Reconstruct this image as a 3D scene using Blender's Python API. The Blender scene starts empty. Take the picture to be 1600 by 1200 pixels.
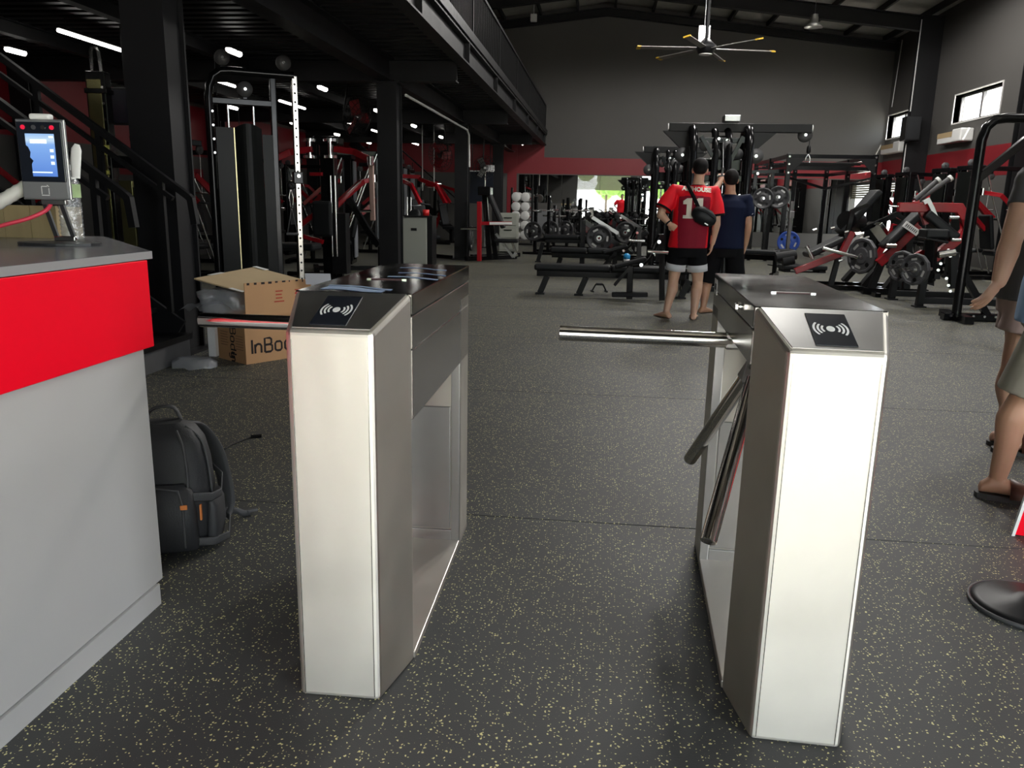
import bpy, bmesh, math, random
from mathutils import Vector, Matrix
from mathutils.bvhtree import BVHTree
random.seed(7)
S = bpy.context.scene
COL = S.collection
V = Vector
PI = math.pi

# ------------------------------------------------------------------ camera
FPX, PITCH, YAW, ROLL, CAMZ = 1241.4, 0.2258, 0.1059, 0.0207, 1.2262
_cy, _sy = math.cos(YAW), math.sin(YAW)
FWD = V((-_sy*math.cos(PITCH), _cy*math.cos(PITCH), -math.sin(PITCH)))
_r = V((_cy, _sy, 0.0)); _u = _r.cross(FWD)
RGT = math.cos(ROLL)*_r + math.sin(ROLL)*_u
UPV = -math.sin(ROLL)*_r + math.cos(ROLL)*_u
EYE = V((0, 0, CAMZ))
cam = bpy.data.cameras.new('camera')
cam.sensor_width = 36.0
cam.lens = FPX/1600*36.0
cam.clip_start, cam.clip_end = 0.05, 300
camo = bpy.data.objects.new('camera', cam); COL.objects.link(camo)
M = Matrix((RGT, UPV, -FWD)).transposed().to_4x4(); M.translation = EYE
camo.matrix_world = M
S.camera = camo

# ------------------------------------------------------------------ exposure, sky, sun
S.view_settings.view_transform = 'Standard'
S.view_settings.look = 'None'
S.view_settings.gamma = 1.0
S.view_settings.use_curve_mapping = False
S.view_settings.exposure = 2.0
S.cycles.max_bounces = 8
S.cycles.diffuse_bounces = 5
S.cycles.glossy_bounces = 5
S.cycles.transmission_bounces = 6
S.cycles.sample_clamp_indirect = 6.0
S.cycles.caustics_reflective = False
S.cycles.caustics_refractive = False
S.cycles.use_denoising = True

wd = bpy.data.worlds.new('sky'); S.world = wd; wd.use_nodes = True
nt = wd.node_tree; nt.nodes.clear()
sky = nt.nodes.new('ShaderNodeTexSky'); sky.sky_type = 'HOSEK_WILKIE'
sky.sun_direction = (0.35, -0.5, 0.8); sky.turbidity = 5.0; sky.ground_albedo = 0.5
hsv = nt.nodes.new('ShaderNodeHueSaturation'); hsv.inputs['Saturation'].default_value = 0.35
bg = nt.nodes.new('ShaderNodeBackground'); bg.inputs['Strength'].default_value = 6.0
wo = nt.nodes.new('ShaderNodeOutputWorld')
nt.links.new(sky.outputs[0], hsv.inputs['Color']); nt.links.new(hsv.outputs[0], bg.inputs[0]); nt.links.new(bg.outputs[0], wo.inputs[0])
sun = bpy.data.lights.new('sun', 'SUN'); sun.energy = 9.0; sun.angle = 0.02; sun.color = (1, .95, .86)
suno = bpy.data.objects.new('sun', sun); COL.objects.link(suno)
suno.rotation_euler = V((-0.35, 0.42, -0.85)).to_track_quat('-Z', 'Y').to_euler()

def portal(name, loc, sx, sy, direction):
    l = bpy.data.lights.new(name, 'AREA'); l.shape = 'RECTANGLE'; l.size, l.size_y = sx, sy
    l.cycles.is_portal = True
    o = bpy.data.objects.new(name, l); COL.objects.link(o); o.location = loc
    o.rotation_euler = V(direction).to_track_quat('-Z', 'Z').to_euler()
HIGHBAY_W = 112.0     # lamps under the roof
TUBE_E = 3.0         # tube lamps under the mezzanine

# ------------------------------------------------------------------ pixel helpers (a ray through the photo meets a real plane)
def ray(px, py): return FWD + (px-800)/FPX*RGT - (py-600)/FPX*UPV
def at_y(px, py, y):
    d = ray(px, py); return EYE + d*(y/d.y)
def at_x(px, py, x):
    d = ray(px, py); return EYE + d*(x/d.x)
def at_z(px, py, z=0.0):
    d = ray(px, py); return EYE + d*((z-CAMZ)/d.z)

# ------------------------------------------------------------------ mesh builder
def frame(d, up=(0, 0, 1)):
    d = V(d).normalized(); up = V(up)
    if abs(d.dot(up)) > .98: up = V((0, 1, 0)) if abs(d.y) < .9 else V((1, 0, 0))
    s = d.cross(up).normalized(); u = s.cross(d).normalized()
    return s, u, d

class MB:
    def __init__(s): s.v = []; s.f = []; s.sm = []
    def add(s, vs, fs, smooth=False):
        o = len(s.v); s.v += [V(p) for p in vs]
        for f in fs: s.f.append(tuple(i+o for i in f)); s.sm.append(smooth)
        return s
    def box(s, lo, hi):
        (x0, y0, z0), (x1, y1, z1) = lo, hi
        vs = [(x0,y0,z0),(x1,y0,z0),(x1,y1,z0),(x0,y1,z0),(x0,y0,z1),(x1,y0,z1),(x1,y1,z1),(x0,y1,z1)]
        return s.add(vs, [(0,3,2,1),(4,5,6,7),(0,1,5,4),(1,2,6,5),(2,3,7,6),(3,0,4,7)])
    def obox(s, c, size, ax, ay, az):
        c = V(c); ax, ay, az = V(ax)*size[0]/2, V(ay)*size[1]/2, V(az)*size[2]/2
        vs = [c+i*ax+j*ay+k*az for k in (-1,1) for j, i in ((-1,-1),(-1,1),(1,1),(1,-1))]
        return s.add(vs, [(0,3,2,1),(4,5,6,7),(0,1,5,4),(1,2,6,5),(2,3,7,6),(3,0,4,7)])
    def bar(s, a, b, w, h=None, up=(0,0,1)):
        h = h or w; a, b = V(a), V(b); sd, u, d = frame(b-a, up)
        return s.obox((a+b)/2, (w, (b-a).length, h), sd, d, u)
    def ring(s, c, sd, u, rx, ry, n): return [V(c)+sd*rx*math.cos(2*PI*i/n)+u*ry*math.sin(2*PI*i/n) for i in range(n)]
    def tube(s, a, b, r, n=12, r2=None, caps=True):
        a, b = V(a), V(b); r2 = r if r2 is None else r2; sd, u, d = frame(b-a)
        A = s.ring(a, sd, u, r, r, n); B = s.ring(b, sd, u, r2, r2, n)
        s.add(A+B, [(i,(i+1)%n,n+(i+1)%n,n+i) for i in range(n)], True)
        if caps: s.add(A, [tuple(range(n))[::-1]]); s.add(B, [tuple(range(n))])
        return s
    def path(s, pts, r, n=10, caps=True, ry=None, up=(0,0,1), smooth=True):
        pts = [V(p) for p in pts]; R = r if isinstance(r, (list, tuple)) else [r]*len(pts)
        RY = R if ry is None else (ry if isinstance(ry, (list, tuple)) else [ry]*len(pts))
        rings = []; pu = None
        for i, p in enumerate(pts):
            if i == 0: d = pts[1]-p
            elif i == len(pts)-1: d = p-pts[i-1]
            else: d = (pts[i+1]-p).normalized()+(p-pts[i-1]).normalized()
            if d.length < 1e-9: d = p-pts[i-1]
            sd, u, dd = frame(d, up if pu is None else pu)
            pu = u if pu is not None or abs(V(up).dot(dd)) > .9 else V(up)
            rings.append(s.ring(p, sd, u, R[i], RY[i], n))
        vs = [q for g in rings for q in g]; m = len(rings)
        s.add(vs, [(k*n+i, k*n+(i+1)%n, (k+1)*n+(i+1)%n, (k+1)*n+i) for k in range(m-1) for i in range(n)], smooth)
        if caps: s.add(rings[0], [tuple(range(n))[::-1]]); s.add(rings[-1], [tuple(range(n))])
        return s
    def rpath(s, pts, w, h=None, up=(0,0,1)):      # bent rectangular tube, mitred
        h = h or w; pts = [V(p) for p in pts]; rings = []
        for i, p in enumerate(pts):
            if i == 0: d = (pts[1]-p).normalized(); k = 1
            elif i == len(pts)-1: d = (p-pts[i-1]).normalized(); k = 1
            else:
                d0, d1 = (p-pts[i-1]).normalized(), (pts[i+1]-p).normalized()
                d = (d0+d1).normalized(); k = 1/max(.5, d.dot(d1))
            up_ = V(up); sd = d.cross(up_)
            if sd.length < .02: sd = V((1,0,0)) if abs(d.x) < .9 else V((0,1,0))
            sd.normalize(); u = sd.cross(d).normalized()
            rings += [p+sd*a*w/2+u*b*h/2*k for a, b in ((-1,-1),(1,-1),(1,1),(-1,1))]
        m = len(pts)
        s.add(rings, [(k*4+i, k*4+(i+1)%4, k*4+4+(i+1)%4, k*4+4+i) for k in range(m-1) for i in range(4)]+[(3,2,1,0), tuple(m*4-4+i for i in range(4))])
        return s
    def prism(s, poly, o, ax, ay, az, depth, smooth=False):   # polygon in the plane (ax, ay), extruded along az
        o, ax, ay, az = V(o), V(ax), V(ay), V(az); n = len(poly)
        A = [o+ax*x+ay*y for x, y in poly]; B = [p+az*depth for p in A]
        s.add(A+B, [(i,(i+1)%n,n+(i+1)%n,n+i) for i in range(n)], smooth)
        s.add(A, [tuple(range(n))[::-1]]); s.add(B, [tuple(range(n))])
        return s
    def sphere(s, c, r, n=14, m=9, ax=None):
        c = V(c); r = r if isinstance(r, (tuple, list)) else (r, r, r); A = ax or (V((1,0,0)), V((0,1,0)), V((0,0,1)))
        vs = [c+A[2]*r[2]]
        for k in range(1, m):
            t = PI*k/m
            vs += [c+A[0]*r[0]*math.sin(t)*math.cos(2*PI*i/n)+A[1]*r[1]*math.sin(t)*math.sin(2*PI*i/n)+A[2]*r[2]*math.cos(t) for i in range(n)]
        vs.append(c-A[2]*r[2]); e = len(vs)-1
        fs = [(0, 1+i, 1+(i+1)%n) for i in range(n)]
        for k in range(m-2): fs += [(1+k*n+i, 1+(k+1)*n+i, 1+(k+1)*n+(i+1)%n, 1+k*n+(i+1)%n) for i in range(n)]
        fs += [(e, 1+(m-2)*n+(i+1)%n, 1+(m-2)*n+i) for i in range(n)]
        return s.add(vs, fs, True)
    def lathe(s, prof, o, d, n=20, smooth=True, close=False):     # profile (radius, along d)
        o = V(o); sd, u, d = frame(d); vs = []; m = len(prof)
        for r, t in prof: vs += s.ring(o+d*t, sd, u, max(r, 1e-4), max(r, 1e-4), n)
        fs = [(k*n+i, k*n+(i+1)%n, (k+1)*n+(i+1)%n, (k+1)*n+i) for k in range(m-1) for i in range(n)]
        if close: fs += [((m-1)*n+i, (m-1)*n+(i+1)%n, (i+1)%n, i) for i in range(n)]
        return s.add(vs, fs, smooth)
    def loft(s, secs, smooth=True, caps=True):    # list of rings with equal counts
        n = len(secs[0]); vs = [q for g in secs for q in g]
        s.add(vs, [(k*n+i, k*n+(i+1)%n, (k+1)*n+(i+1)%n, (k+1)*n+i) for k in range(len(secs)-1) for i in range(n)], smooth)
        if caps: s.add(secs[0], [tuple(range(n))[::-1]]); s.add(secs[-1], [tuple(range(n))])
        return s
    def strip(s, pts, w, nrm, th=.0015):          # flat printed stroke of width w on a plane with normal nrm
        nrm = V(nrm).normalized(); pts = [V(p) for p in pts]; A = []; B = []
        for i, p in enumerate(pts):
            d = (pts[min(i+1, len(pts)-1)]-pts[max(i-1, 0)]).normalized(); sd = d.cross(nrm).normalized()
            A.append(p+sd*w/2+nrm*th); B.append(p-sd*w/2+nrm*th)
        m = len(pts)
        return s.add(A+B, [(i, i+1, m+i+1, m+i) for i in range(m-1)])
    def mesh(s, name, mat):
        me = bpy.data.meshes.new(name)
        me.from_pydata([tuple(p) for p in s.v], [], s.f)
        me.polygons.foreach_set('use_smooth', s.sm); me.materials.append(mat)
        bm = bmesh.new(); bm.from_mesh(me); bmesh.ops.recalc_face_normals(bm, faces=bm.faces); bm.to_mesh(me); bm.free()
        return me
    def build(s, name, mat, parent=None, bev=0, seg=2, **tags):
        root = parent
        while root is not None and root.parent is not None: root = root.parent
        if root is not None and root.get('built_world'): 
            off = root.location
            s.v = [p-off for p in s.v]
        o = bpy.data.objects.new(name, s.mesh(name, mat)); COL.objects.link(o)
        if parent is not None: o.parent = parent
        if bev:
            b = o.modifiers.new('edge', 'BEVEL'); b.width = bev; b.segments = seg; b.limit_method = 'ANGLE'; b.angle_limit = .7
        for k, v in tags.items(): o[k] = v
        return o

def thing(name, label, cat, loc=(0,0,0), rz=0.0, group=None, world=False):
    o = bpy.data.objects.new(name, None); COL.objects.link(o); o.empty_display_size = .1
    o.location = loc; o.rotation_euler = (0, 0, rz); o['label'] = label; o['category'] = cat
    if group: o['group'] = group
    if world: o['built_world'] = True
    return o
def tag(o, label, cat, group=None):
    o['label'] = label; o['category'] = cat
    if group: o['group'] = group
    return o
def struct(name, mb, mat, parent=None, bev=0, **k):
    o = mb.build(name, mat, parent, bev)
    if parent is None: o['kind'] = 'structure'
    for a, b in k.items(): o[a] = b
    return o
def dup(root, loc, rz=0.0, label=None, group=None):
    r = root.copy(); COL.objects.link(r); r.location = loc; r.rotation_euler = (0, 0, rz)
    if label: r['label'] = label
    if group: r['group'] = group
    for ch in list(root.children):
        c = ch.copy(); COL.objects.link(c); c.parent = r
        for g in list(ch.children):
            d = g.copy(); COL.objects.link(d); d.parent = c
    return r

# ------------------------------------------------------------------ materials
def mat(name, col, rough=.5, metal=0.0, spec=.5, var=0.0, vscale=8.0, bump=0.0, bscale=60.0, rvar=0.0, coat=0.0, aniso=None, emit=None, estr=0, alpha=None, trans=0, stretch=None):
    m = bpy.data.materials.new(name); m.use_nodes = True; t = m.node_tree; p = t.nodes['Principled BSDF']
    c = (*col, 1.0)
    p.inputs['Base Color'].default_value = c; p.inputs['Roughness'].default_value = rough
    p.inputs['Metallic'].default_value = metal; p.inputs['Specular IOR Level'].default_value = spec
    p.inputs['Coat Weight'].default_value = coat
    if trans: p.inputs['Transmission Weight'].default_value = trans
    if emit: p.inputs['Emission Color'].default_value = (*emit, 1); p.inputs['Emission Strength'].default_value = estr
    if var or rvar or bump:
        tc = t.nodes.new('ShaderNodeTexCoord'); mp = t.nodes.new('ShaderNodeMapping')
        if stretch: mp.inputs['Scale'].default_value = stretch
        t.links.new(tc.outputs['Object'], mp.inputs['Vector'])
        nz = t.nodes.new('ShaderNodeTexNoise'); nz.inputs['Scale'].default_value = vscale; nz.inputs['Detail'].default_value = 5
        t.links.new(mp.outputs[0], nz.inputs['Vector'])
        if var:
            mx = t.nodes.new('ShaderNodeMix'); mx.data_type = 'RGBA'
            mx.inputs['A'].default_value = (*[x*(1-var) for x in col], 1); mx.inputs['B'].default_value = (*[min(1, x*(1+var)) for x in col], 1)
            t.links.new(nz.outputs['Fac'], mx.inputs['Factor']); t.links.new(mx.outputs['Result'], p.inputs['Base Color'])
        if rvar:
            mr = t.nodes.new('ShaderNodeMapRange'); mr.inputs['To Min'].default_value = max(.02, rough-rvar); mr.inputs['To Max'].default_value = rough+rvar
            t.links.new(nz.outputs['Fac'], mr.inputs['Value']); t.links.new(mr.outputs[0], p.inputs['Roughness'])
        if bump:
            n2 = t.nodes.new('ShaderNodeTexNoise'); n2.inputs['Scale'].default_value = bscale; n2.inputs['Detail'].default_value = 4
            t.links.new(mp.outputs[0], n2.inputs['Vector'])
            b = t.nodes.new('ShaderNodeBump'); b.inputs['Strength'].default_value = bump; b.inputs['Distance'].default_value = .004
            t.links.new(n2.outputs['Fac'], b.inputs['Height']); t.links.new(b.outputs[0], p.inputs['Normal'])
    return m

BLACK = mat('black_gloss_paint', (.005,.005,.0055), .18, var=.2, rvar=.05, spec=.22)
BLACKM = mat('black_matt_paint', (.007,.007,.0075), .42, var=.25, rvar=.08, spec=.22)
STEELBLK = mat('dark_structural_steel', (.009,.009,.010), .5, var=.3, vscale=3, rvar=.08, spec=.22)
REDP = mat('red_gloss_paint', (.30,.006,.012), .25, var=.12)
PADM = mat('black_vinyl_pad', (.008,.009,.010), .45, spec=.25, bump=.15, bscale=120, var=.1)
CHROME = mat('chrome', (.78,.78,.77), .14, metal=1, rvar=.05)
STEELG = mat('satin_grey_metal', (.45,.45,.45), .32, metal=1, var=.1)
RUBBER = mat('black_rubber', (.009,.009,.010), .55, spec=.25, bump=.2, bscale=90)
GREYRUB = mat('grey_rubber', (.06,.06,.062), .5, var=.2)
WHITEP = mat('white_plastic', (.75,.75,.73), .4, var=.05)
WHITEPRINT = mat('white_print', (.78,.78,.76), .6)
PLATEPRINT = mat('plate_print', (.42,.42,.41), .6)
ALU = mat('grey_window_frame', (.20,.19,.19), .4)
GREYWALL = mat('charcoal_wall_paint', (.072,.068,.063), .62, var=.12, vscale=.7, bump=.06, bscale=40)
REDWALL = mat('red_wall_paint', (.19,.005,.011), .5, var=.1, vscale=.8)
MIRROR = mat('mirror', (.80,.83,.82), .015, metal=1)
PVC = mat('white_conduit', (.62,.62,.6), .45)
# ================================================================== THE ROOM
XR, XL, YB, YF = 8.36, -8.4, 26.0, -1.6      # side walls, back wall, entrance wall
EAVE, RIDGE = 6.12, 7.1
MZ, MZX = 2.99, -1.91                        # mezzanine underside and free edge
def roofz(x): return RIDGE-(RIDGE-EAVE)*abs(x+.1)/8.4

# --- floor: rubber rolls laid across the hall, seams between them
def floor_material():
    m = bpy.data.materials.new('flecked_rubber'); m.use_nodes = True; t = m.node_tree; p = t.nodes['Principled BSDF']; L = t.links.new
    geo = t.nodes.new('ShaderNodeNewGeometry')
    nz = t.nodes.new('ShaderNodeTexNoise'); nz.inputs['Scale'].default_value = 95; nz.inputs['Detail'].default_value = 2
    L(geo.outputs['Position'], nz.inputs['Vector'])
    vm = t.nodes.new('ShaderNodeVectorMath'); vm.operation = 'MULTIPLY_ADD'; vm.inputs[1].default_value = (.012,.012,.012)
    L(nz.outputs['Color'], vm.inputs[0]); L(geo.outputs['Position'], vm.inputs[2])
    def flecks(scale, thr, keep):
        vo = t.nodes.new('ShaderNodeTexVoronoi'); vo.inputs['Scale'].default_value = scale; vo.voronoi_dimensions = '2D'
        L(vm.outputs[0], vo.inputs['Vector'])
        sp = t.nodes.new('ShaderNodeSeparateColor'); L(vo.outputs['Color'], sp.inputs[0])
        a = t.nodes.new('ShaderNodeMath'); a.operation = 'MULTIPLY'; a.inputs[1].default_value = thr; L(sp.outputs['Green'], a.inputs[0])
        b = t.nodes.new('ShaderNodeMath'); b.operation = 'LESS_THAN'; L(vo.outputs['Distance'], b.inputs[0]); L(a.outputs[0], b.inputs[1])
        c = t.nodes.new('ShaderNodeMath'); c.operation = 'LESS_THAN'; c.inputs[1].default_value = keep; L(sp.outputs['Red'], c.inputs[0])
        d = t.nodes.new('ShaderNodeMath'); d.operation = 'MULTIPLY'; L(b.outputs[0], d.inputs[0]); L(c.outputs[0], d.inputs[1])
        return d
    f1, f2 = flecks(112, .31, .36), flecks(58, .18, .10)
    fm = t.nodes.new('ShaderNodeMath'); fm.operation = 'MAXIMUM'; L(f1.outputs[0], fm.inputs[0]); L(f2.outputs[0], fm.inputs[1])
    big = t.nodes.new('ShaderNodeTexNoise'); big.inputs['Scale'].default_value = 1.1; big.inputs['Detail'].default_value = 6; L(geo.outputs['Position'], big.inputs['Vector'])
    gr = t.nodes.new('ShaderNodeTexNoise'); gr.inputs['Scale'].default_value = 260; L(geo.outputs['Position'], gr.inputs['Vector'])
    mx = t.nodes.new('ShaderNodeMix'); mx.data_type = 'RGBA'; mx.inputs['A'].default_value = (.031,.032,.031,1); mx.inputs['B'].default_value = (.068,.069,.066,1)
    L(big.outputs['Fac'], mx.inputs['Factor'])
    m2 = t.nodes.new('ShaderNodeMix'); m2.data_type = 'RGBA'; m2.inputs['B'].default_value = (.80,.74,.34,1)
    L(mx.outputs['Result'], m2.inputs['A']); L(fm.outputs[0], m2.inputs['Factor']); L(m2.outputs['Result'], p.inputs['Base Color'])
    p.inputs['Roughness'].default_value = .62; p.inputs['Specular IOR Level'].default_value = .5
    bp = t.nodes.new('ShaderNodeBump'); bp.inputs['Strength'].default_value = .25; bp.inputs['Distance'].default_value = .002
    L(gr.outputs['Fac'], bp.inputs['Height']); L(bp.outputs[0], p.inputs['Normal'])
    return m
FLOORM = floor_material()
GAPM = mat('floor_screed', (.05,.05,.048), .8)
fl = struct('floor', MB().box((XL-.2, YF-.15, -.10), (XR+.2, YB+.2, -.008)), GAPM)
y = YF-.15; k = 0
seams = [YF-.15, .35, 2.95, 5.1, 7.25, 9.4, 11.55, 13.7, 15.85, 18.0, 20.15, 22.3, 24.45, YB+.2]
for a, b in zip(seams, seams[1:]):
    MB().box((XL-.2, a+.004, -.009), (XR+.2, b-.004, 0)).build('rubber_roll', FLOORM, fl)

# --- back wall: charcoal above, red band, charcoal below, mirrors
bw = struct('wall_back', MB().box((XL, YB, 0), (XR, YB+.2, 2.10)).box((XL, YB, 2.60), (XR, YB+.2, 7.4)).box((XL, YB, 2.1), (MZX, YB+.2, 2.11)), GREYWALL)
struct('red_band', MB().box((XL, YB-.004, 2.10), (XR, YB+.2, 2.60)).box((XL, YB-.004, 2.6), (MZX+.02, YB+.2, MZ)), REDWALL, bw)
MB().box((-3.05, YB-.02, 0), (-2.75, YB, 3.0)).build('pilaster', REDWALL, bw)
mirx = [-2.68, -2.22, -1.75, -1.3]
for a, b in zip(mirx, mirx[1:]):
    MB().box((a+.01, YB-.018, 1.21), (b-.01, YB-.004, 2.07)).build('mirror_panel', MIRROR, bw)
mx0 = [-1.3+i*1.2 for i in range(9)]
for a in mx0[:8]:
    MB().box((a+.004, YB-.018, .45), (min(a+1.196, 8.3), YB-.004, 2.07)).build('mirror_panel', MIRROR, bw)
MB().box((-2.5, YB-.06, .32), (-1.35, YB-.004, 1.0)).build('wall_panel', mat('grey_wall_panel', (.16,.165,.17), .5), bw)

# --- right wall with two high windows and a half open roller door
W1, W2 = (23.84, 25.9, 3.26, 3.92), (18.92, 21.28, 3.28, 3.92)
WADDED = [(13.2, 15.56, 3.28, 3.92), (7.5, 9.86, 3.28, 3.92), (1.7, 4.06, 3.28, 3.92)]  # unseen windows, added to bring in more daylight
DR = (22.98, 25.6, 0, 2.05)
def wall_with_holes(axis, pos, thick, a0, a1, z0, z1, holes):
    mb = MB(); As = sorted({a0, a1, *[h[0] for h in holes], *[h[1] for h in holes]}); Zs = sorted({z0, z1, *[h[2] for h in holes], *[h[3] for h in holes]})
    for a, b in zip(As, As[1:]):
        for c, d in zip(Zs, Zs[1:]):
            if any(h[0] <= (a+b)/2 <= h[1] and h[2] <= (c+d)/2 <= h[3] for h in holes): continue
            lo, hi = ((pos, a, c), (pos+thick, b, d)) if axis == 'x' else ((a, pos, c), (b, pos+thick, d))
            mb.box(lo, hi)
    bm = mb
    return bm
rw = struct('wall_right', wall_with_holes('x', XR, .22, YF-.15, YB+.2, 0, 6.2, [W1, W2, DR]+WADDED), GREYWALL)
mb = MB().box((XR-.004, YF, 1.98), (XR, DR[0]-.05, 2.62)).box((XR-.004, DR[1], 1.98), (XR, YB, 2.62)).box((XR-.004, DR[0]-.05, 2.06), (XR, DR[1], 2.62))
struct('red_band', mb, REDWALL, rw)
WINF = mat('white_window_frame', (.7,.68,.66), .4)
def film(name, tint, refl, diff, rough=.15, bump=0.0):
    m = bpy.data.materials.new(name); m.use_nodes = True; t = m.node_tree; t.nodes.clear(); L = t.links.new
    o = t.nodes.new('ShaderNodeOutputMaterial'); a = t.nodes.new('ShaderNodeMixShader'); b = t.nodes.new('ShaderNodeMixShader')
    tr = t.nodes.new('ShaderNodeBsdfTransparent'); gl = t.nodes.new('ShaderNodeBsdfGlossy'); df_ = t.nodes.new('ShaderNodeBsdfDiffuse')
    tr.inputs[0].default_value = (*tint, 1); df_.inputs[0].default_value = (.75,.77,.8,1); gl.inputs['Roughness'].default_value = rough
    a.inputs[0].default_value = diff; b.inputs[0].default_value = refl
    L(tr.outputs[0], a.inputs[1]); L(df_.outputs[0], a.inputs[2]); L(a.outputs[0], b.inputs[1]); L(gl.outputs[0], b.inputs[2]); L(b.outputs[0], o.inputs[0])
    if bump:
        tc = t.nodes.new('ShaderNodeTexCoord'); n = t.nodes.new('ShaderNodeTexNoise'); n.inputs['Scale'].default_value = bump; n.inputs['Detail'].default_value = 4; L(tc.outputs['Object'], n.inputs['Vector'])
        bp = t.nodes.new('ShaderNodeBump'); bp.inputs['Strength'].default_value = 1; bp.inputs['Distance'].default_value = .02; L(n.outputs['Fac'], bp.inputs['Height']); L(bp.outputs[0], gl.inputs['Normal']); L(bp.outputs[0], df_.inputs['Normal'])
    return m
def thin_glass(name, tint, refl=.06):
    m = bpy.data.materials.new(name); m.use_nodes = True; t = m.node_tree; t.nodes.clear(); L = t.links.new
    o = t.nodes.new('ShaderNodeOutputMaterial'); mx = t.nodes.new('ShaderNodeMixShader'); tr = t.nodes.new('ShaderNodeBsdfTransparent'); gl = t.nodes.new('ShaderNodeBsdfGlossy')
    tr.inputs[0].default_value = (*tint, 1); gl.inputs['Roughness'].default_value = .02; mx.inputs[0].default_value = refl
    L(tr.outputs[0], mx.inputs[1]); L(gl.outputs[0], mx.inputs[2]); L(mx.outputs[0], o.inputs[0])
    return m
GLASS = thin_glass('window_glass', (.93,.95,.95))
for i, w in enumerate([W1, W2]+WADDED):
    a, b, c, d = w; xo = XR+.13
    wn = struct('window_%d' % (i+1), MB().box((xo, a, c), (xo+.05, b, c+.05)).box((xo, a, d-.05), (xo+.05, b, d)).box((xo, a, c+.05), (xo+.05, a+.05, d-.05)).box((xo, b-.05, c+.05), (xo+.05, b, d-.05)), ALU)
    MB().box((xo-.02, (a+b)/2-.05, c+.05), (xo+.05, (a+b)/2+.05, d-.05)).build('mullion', ALU, wn)
    for p, q in ((a+.05, (a+b)/2-.03), ((a+b)/2+.03, b-.05)):
        MB().box((xo+.02, p, c+.05), (xo+.026, q, d-.05)).build('pane', GLASS, wn)
    MB().box((XR-.02, a-.03, c-.03), (xo, b+.03, c)).box((XR-.02, a-.03, d), (xo, b+.03, d+.03)).box((XR-.02, a-.03, c), (xo, a, d)).box((XR-.02, b, c), (xo, b+.03, d)).build('window_reveal', WINF, wn)
    portal('window_portal', (xo+.1, (a+b)/2, (c+d)/2), b-a, d-c, (-1, 0, 0))
SHUT = mat('cream_roller_shutter', (.52,.50,.38), .45, var=.08)
dr = struct('door_2', MB().box((XR+.02, DR[0], 2.0), (XR+.2, DR[1], 2.06)), STEELBLK)
for k in range(7):
    MB().box((XR+.08, DR[0], 1.55+k*.07), (XR+.10, DR[1], 1.612+k*.07)).build('shutter_slat', SHUT, dr)
portal('side_door_portal', (XR+.24, (DR[0]+DR[1])/2, .78), DR[1]-DR[0], 1.5, (-1, 0, 0))

# --- left wall, entrance wall with the main roller door
lw = struct('wall_left', MB().box((XL-.2, YF-.15, 0), (XL, YB+.2, 6.2)), GREYWALL)
struct('red_band', MB().box((XL, YF, 2.0), (XL+.004, YB, MZ)).box((XL, 13.5, 1.55), (XL+.004, 16.5, 1.75)), REDWALL, lw)
DF = (-1.66, 1.74, 0, 3.1); DF2 = (2.5, 8.1, 0, 4.6)
fw = struct('wall_front', wall_with_holes('y', YF-.2, .2, XL, XR, 0, 7.4, [DF, DF2]), GREYWALL)
df = struct('door_1', MB().box((DF[0], YF-.18, 3.0), (DF[1], YF-.02, 3.1)), STEELBLK)
for k in range(13):
    MB().box((DF[0], YF-.12, 2.06+k*.075), (DF[1], YF-.10, 2.128+k*.075)).build('shutter_slat', SHUT, df)
d3 = struct('added_door', MB().box((DF2[0], YF-.18, 4.5), (DF2[1], YF-.02, 4.6)), STEELBLK)  # unseen second door, added so more daylight reaches the desk
for k in range(4):
    MB().box((DF2[0], YF-.12, 4.2+k*.075), (DF2[1], YF-.10, 4.268+k*.075)).build('shutter_slat', SHUT, d3)
portal('added_door_portal', ((DF2[0]+DF2[1])/2, YF-.22, 2.1), DF2[1]-DF2[0], 4.2, (0, 1, 0))
portal('entrance_portal', ((DF[0]+DF[1])/2, YF-.22, 1.03), DF[1]-DF[0], 2.06, (0, 1, 0))

# --- outside: pale concrete apron, hedge and trees
CONC = mat('pale_concrete', (.55,.53,.49), .8, var=.1, vscale=2)
struct('ground_outside', MB().box((-40, -45, -.12), (40, YF-.15, -.02)).box((XR+.2, YF-.15, -.12), (40, 45, -.02)), CONC)
LEAFM = mat('sunlit_foliage', (.16,.30,.045), .6, var=.5, vscale=3, bump=.8, bscale=9)
TRUNK = mat('bark', (.12,.085,.06), .8, var=.3)
def bush_tree(loc, h, w, label):
    t = thing('tree', label, 'tree', loc, world=False)
    rnd = random.Random(int(loc[0]*100+loc[1]))
    mb = MB()
    for k in range(26):
        a, rr, zz = rnd.uniform(0, 6.3), rnd.uniform(.1, w), rnd.uniform(.35, 1)*h
        mb.sphere((rr*math.cos(a), rr*math.sin(a), zz), (w*rnd.uniform(.25,.45),)*3, 9, 6)
    mb.build('foliage', LEAFM, t, kind='stuff'); MB().tube((0,0,-.02), (0,0,h*.6), .14, 8, .08).build('trunk', TRUNK, t)
for k, (x, yy) in enumerate(((-11, -17), (-5.4, -16), (.3, -18), (6, -16.4), (11.6, -17.5))):
    bush_tree((x, yy, -.02), 5.0+.4*(k % 3), 1.9, 'round green tree outside the entrance door, %s in the row' % ['first', 'second', 'third', 'fourth', 'last'][k])
for k, (x, yy) in enumerate(((19, 19), (20, 25), (19.5, 31))):
    bush_tree((x, yy, -.02), 4.2, 2.0, 'round green tree outside the side roller door, %s in the row' % ['first', 'middle', 'last'][k])

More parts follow.
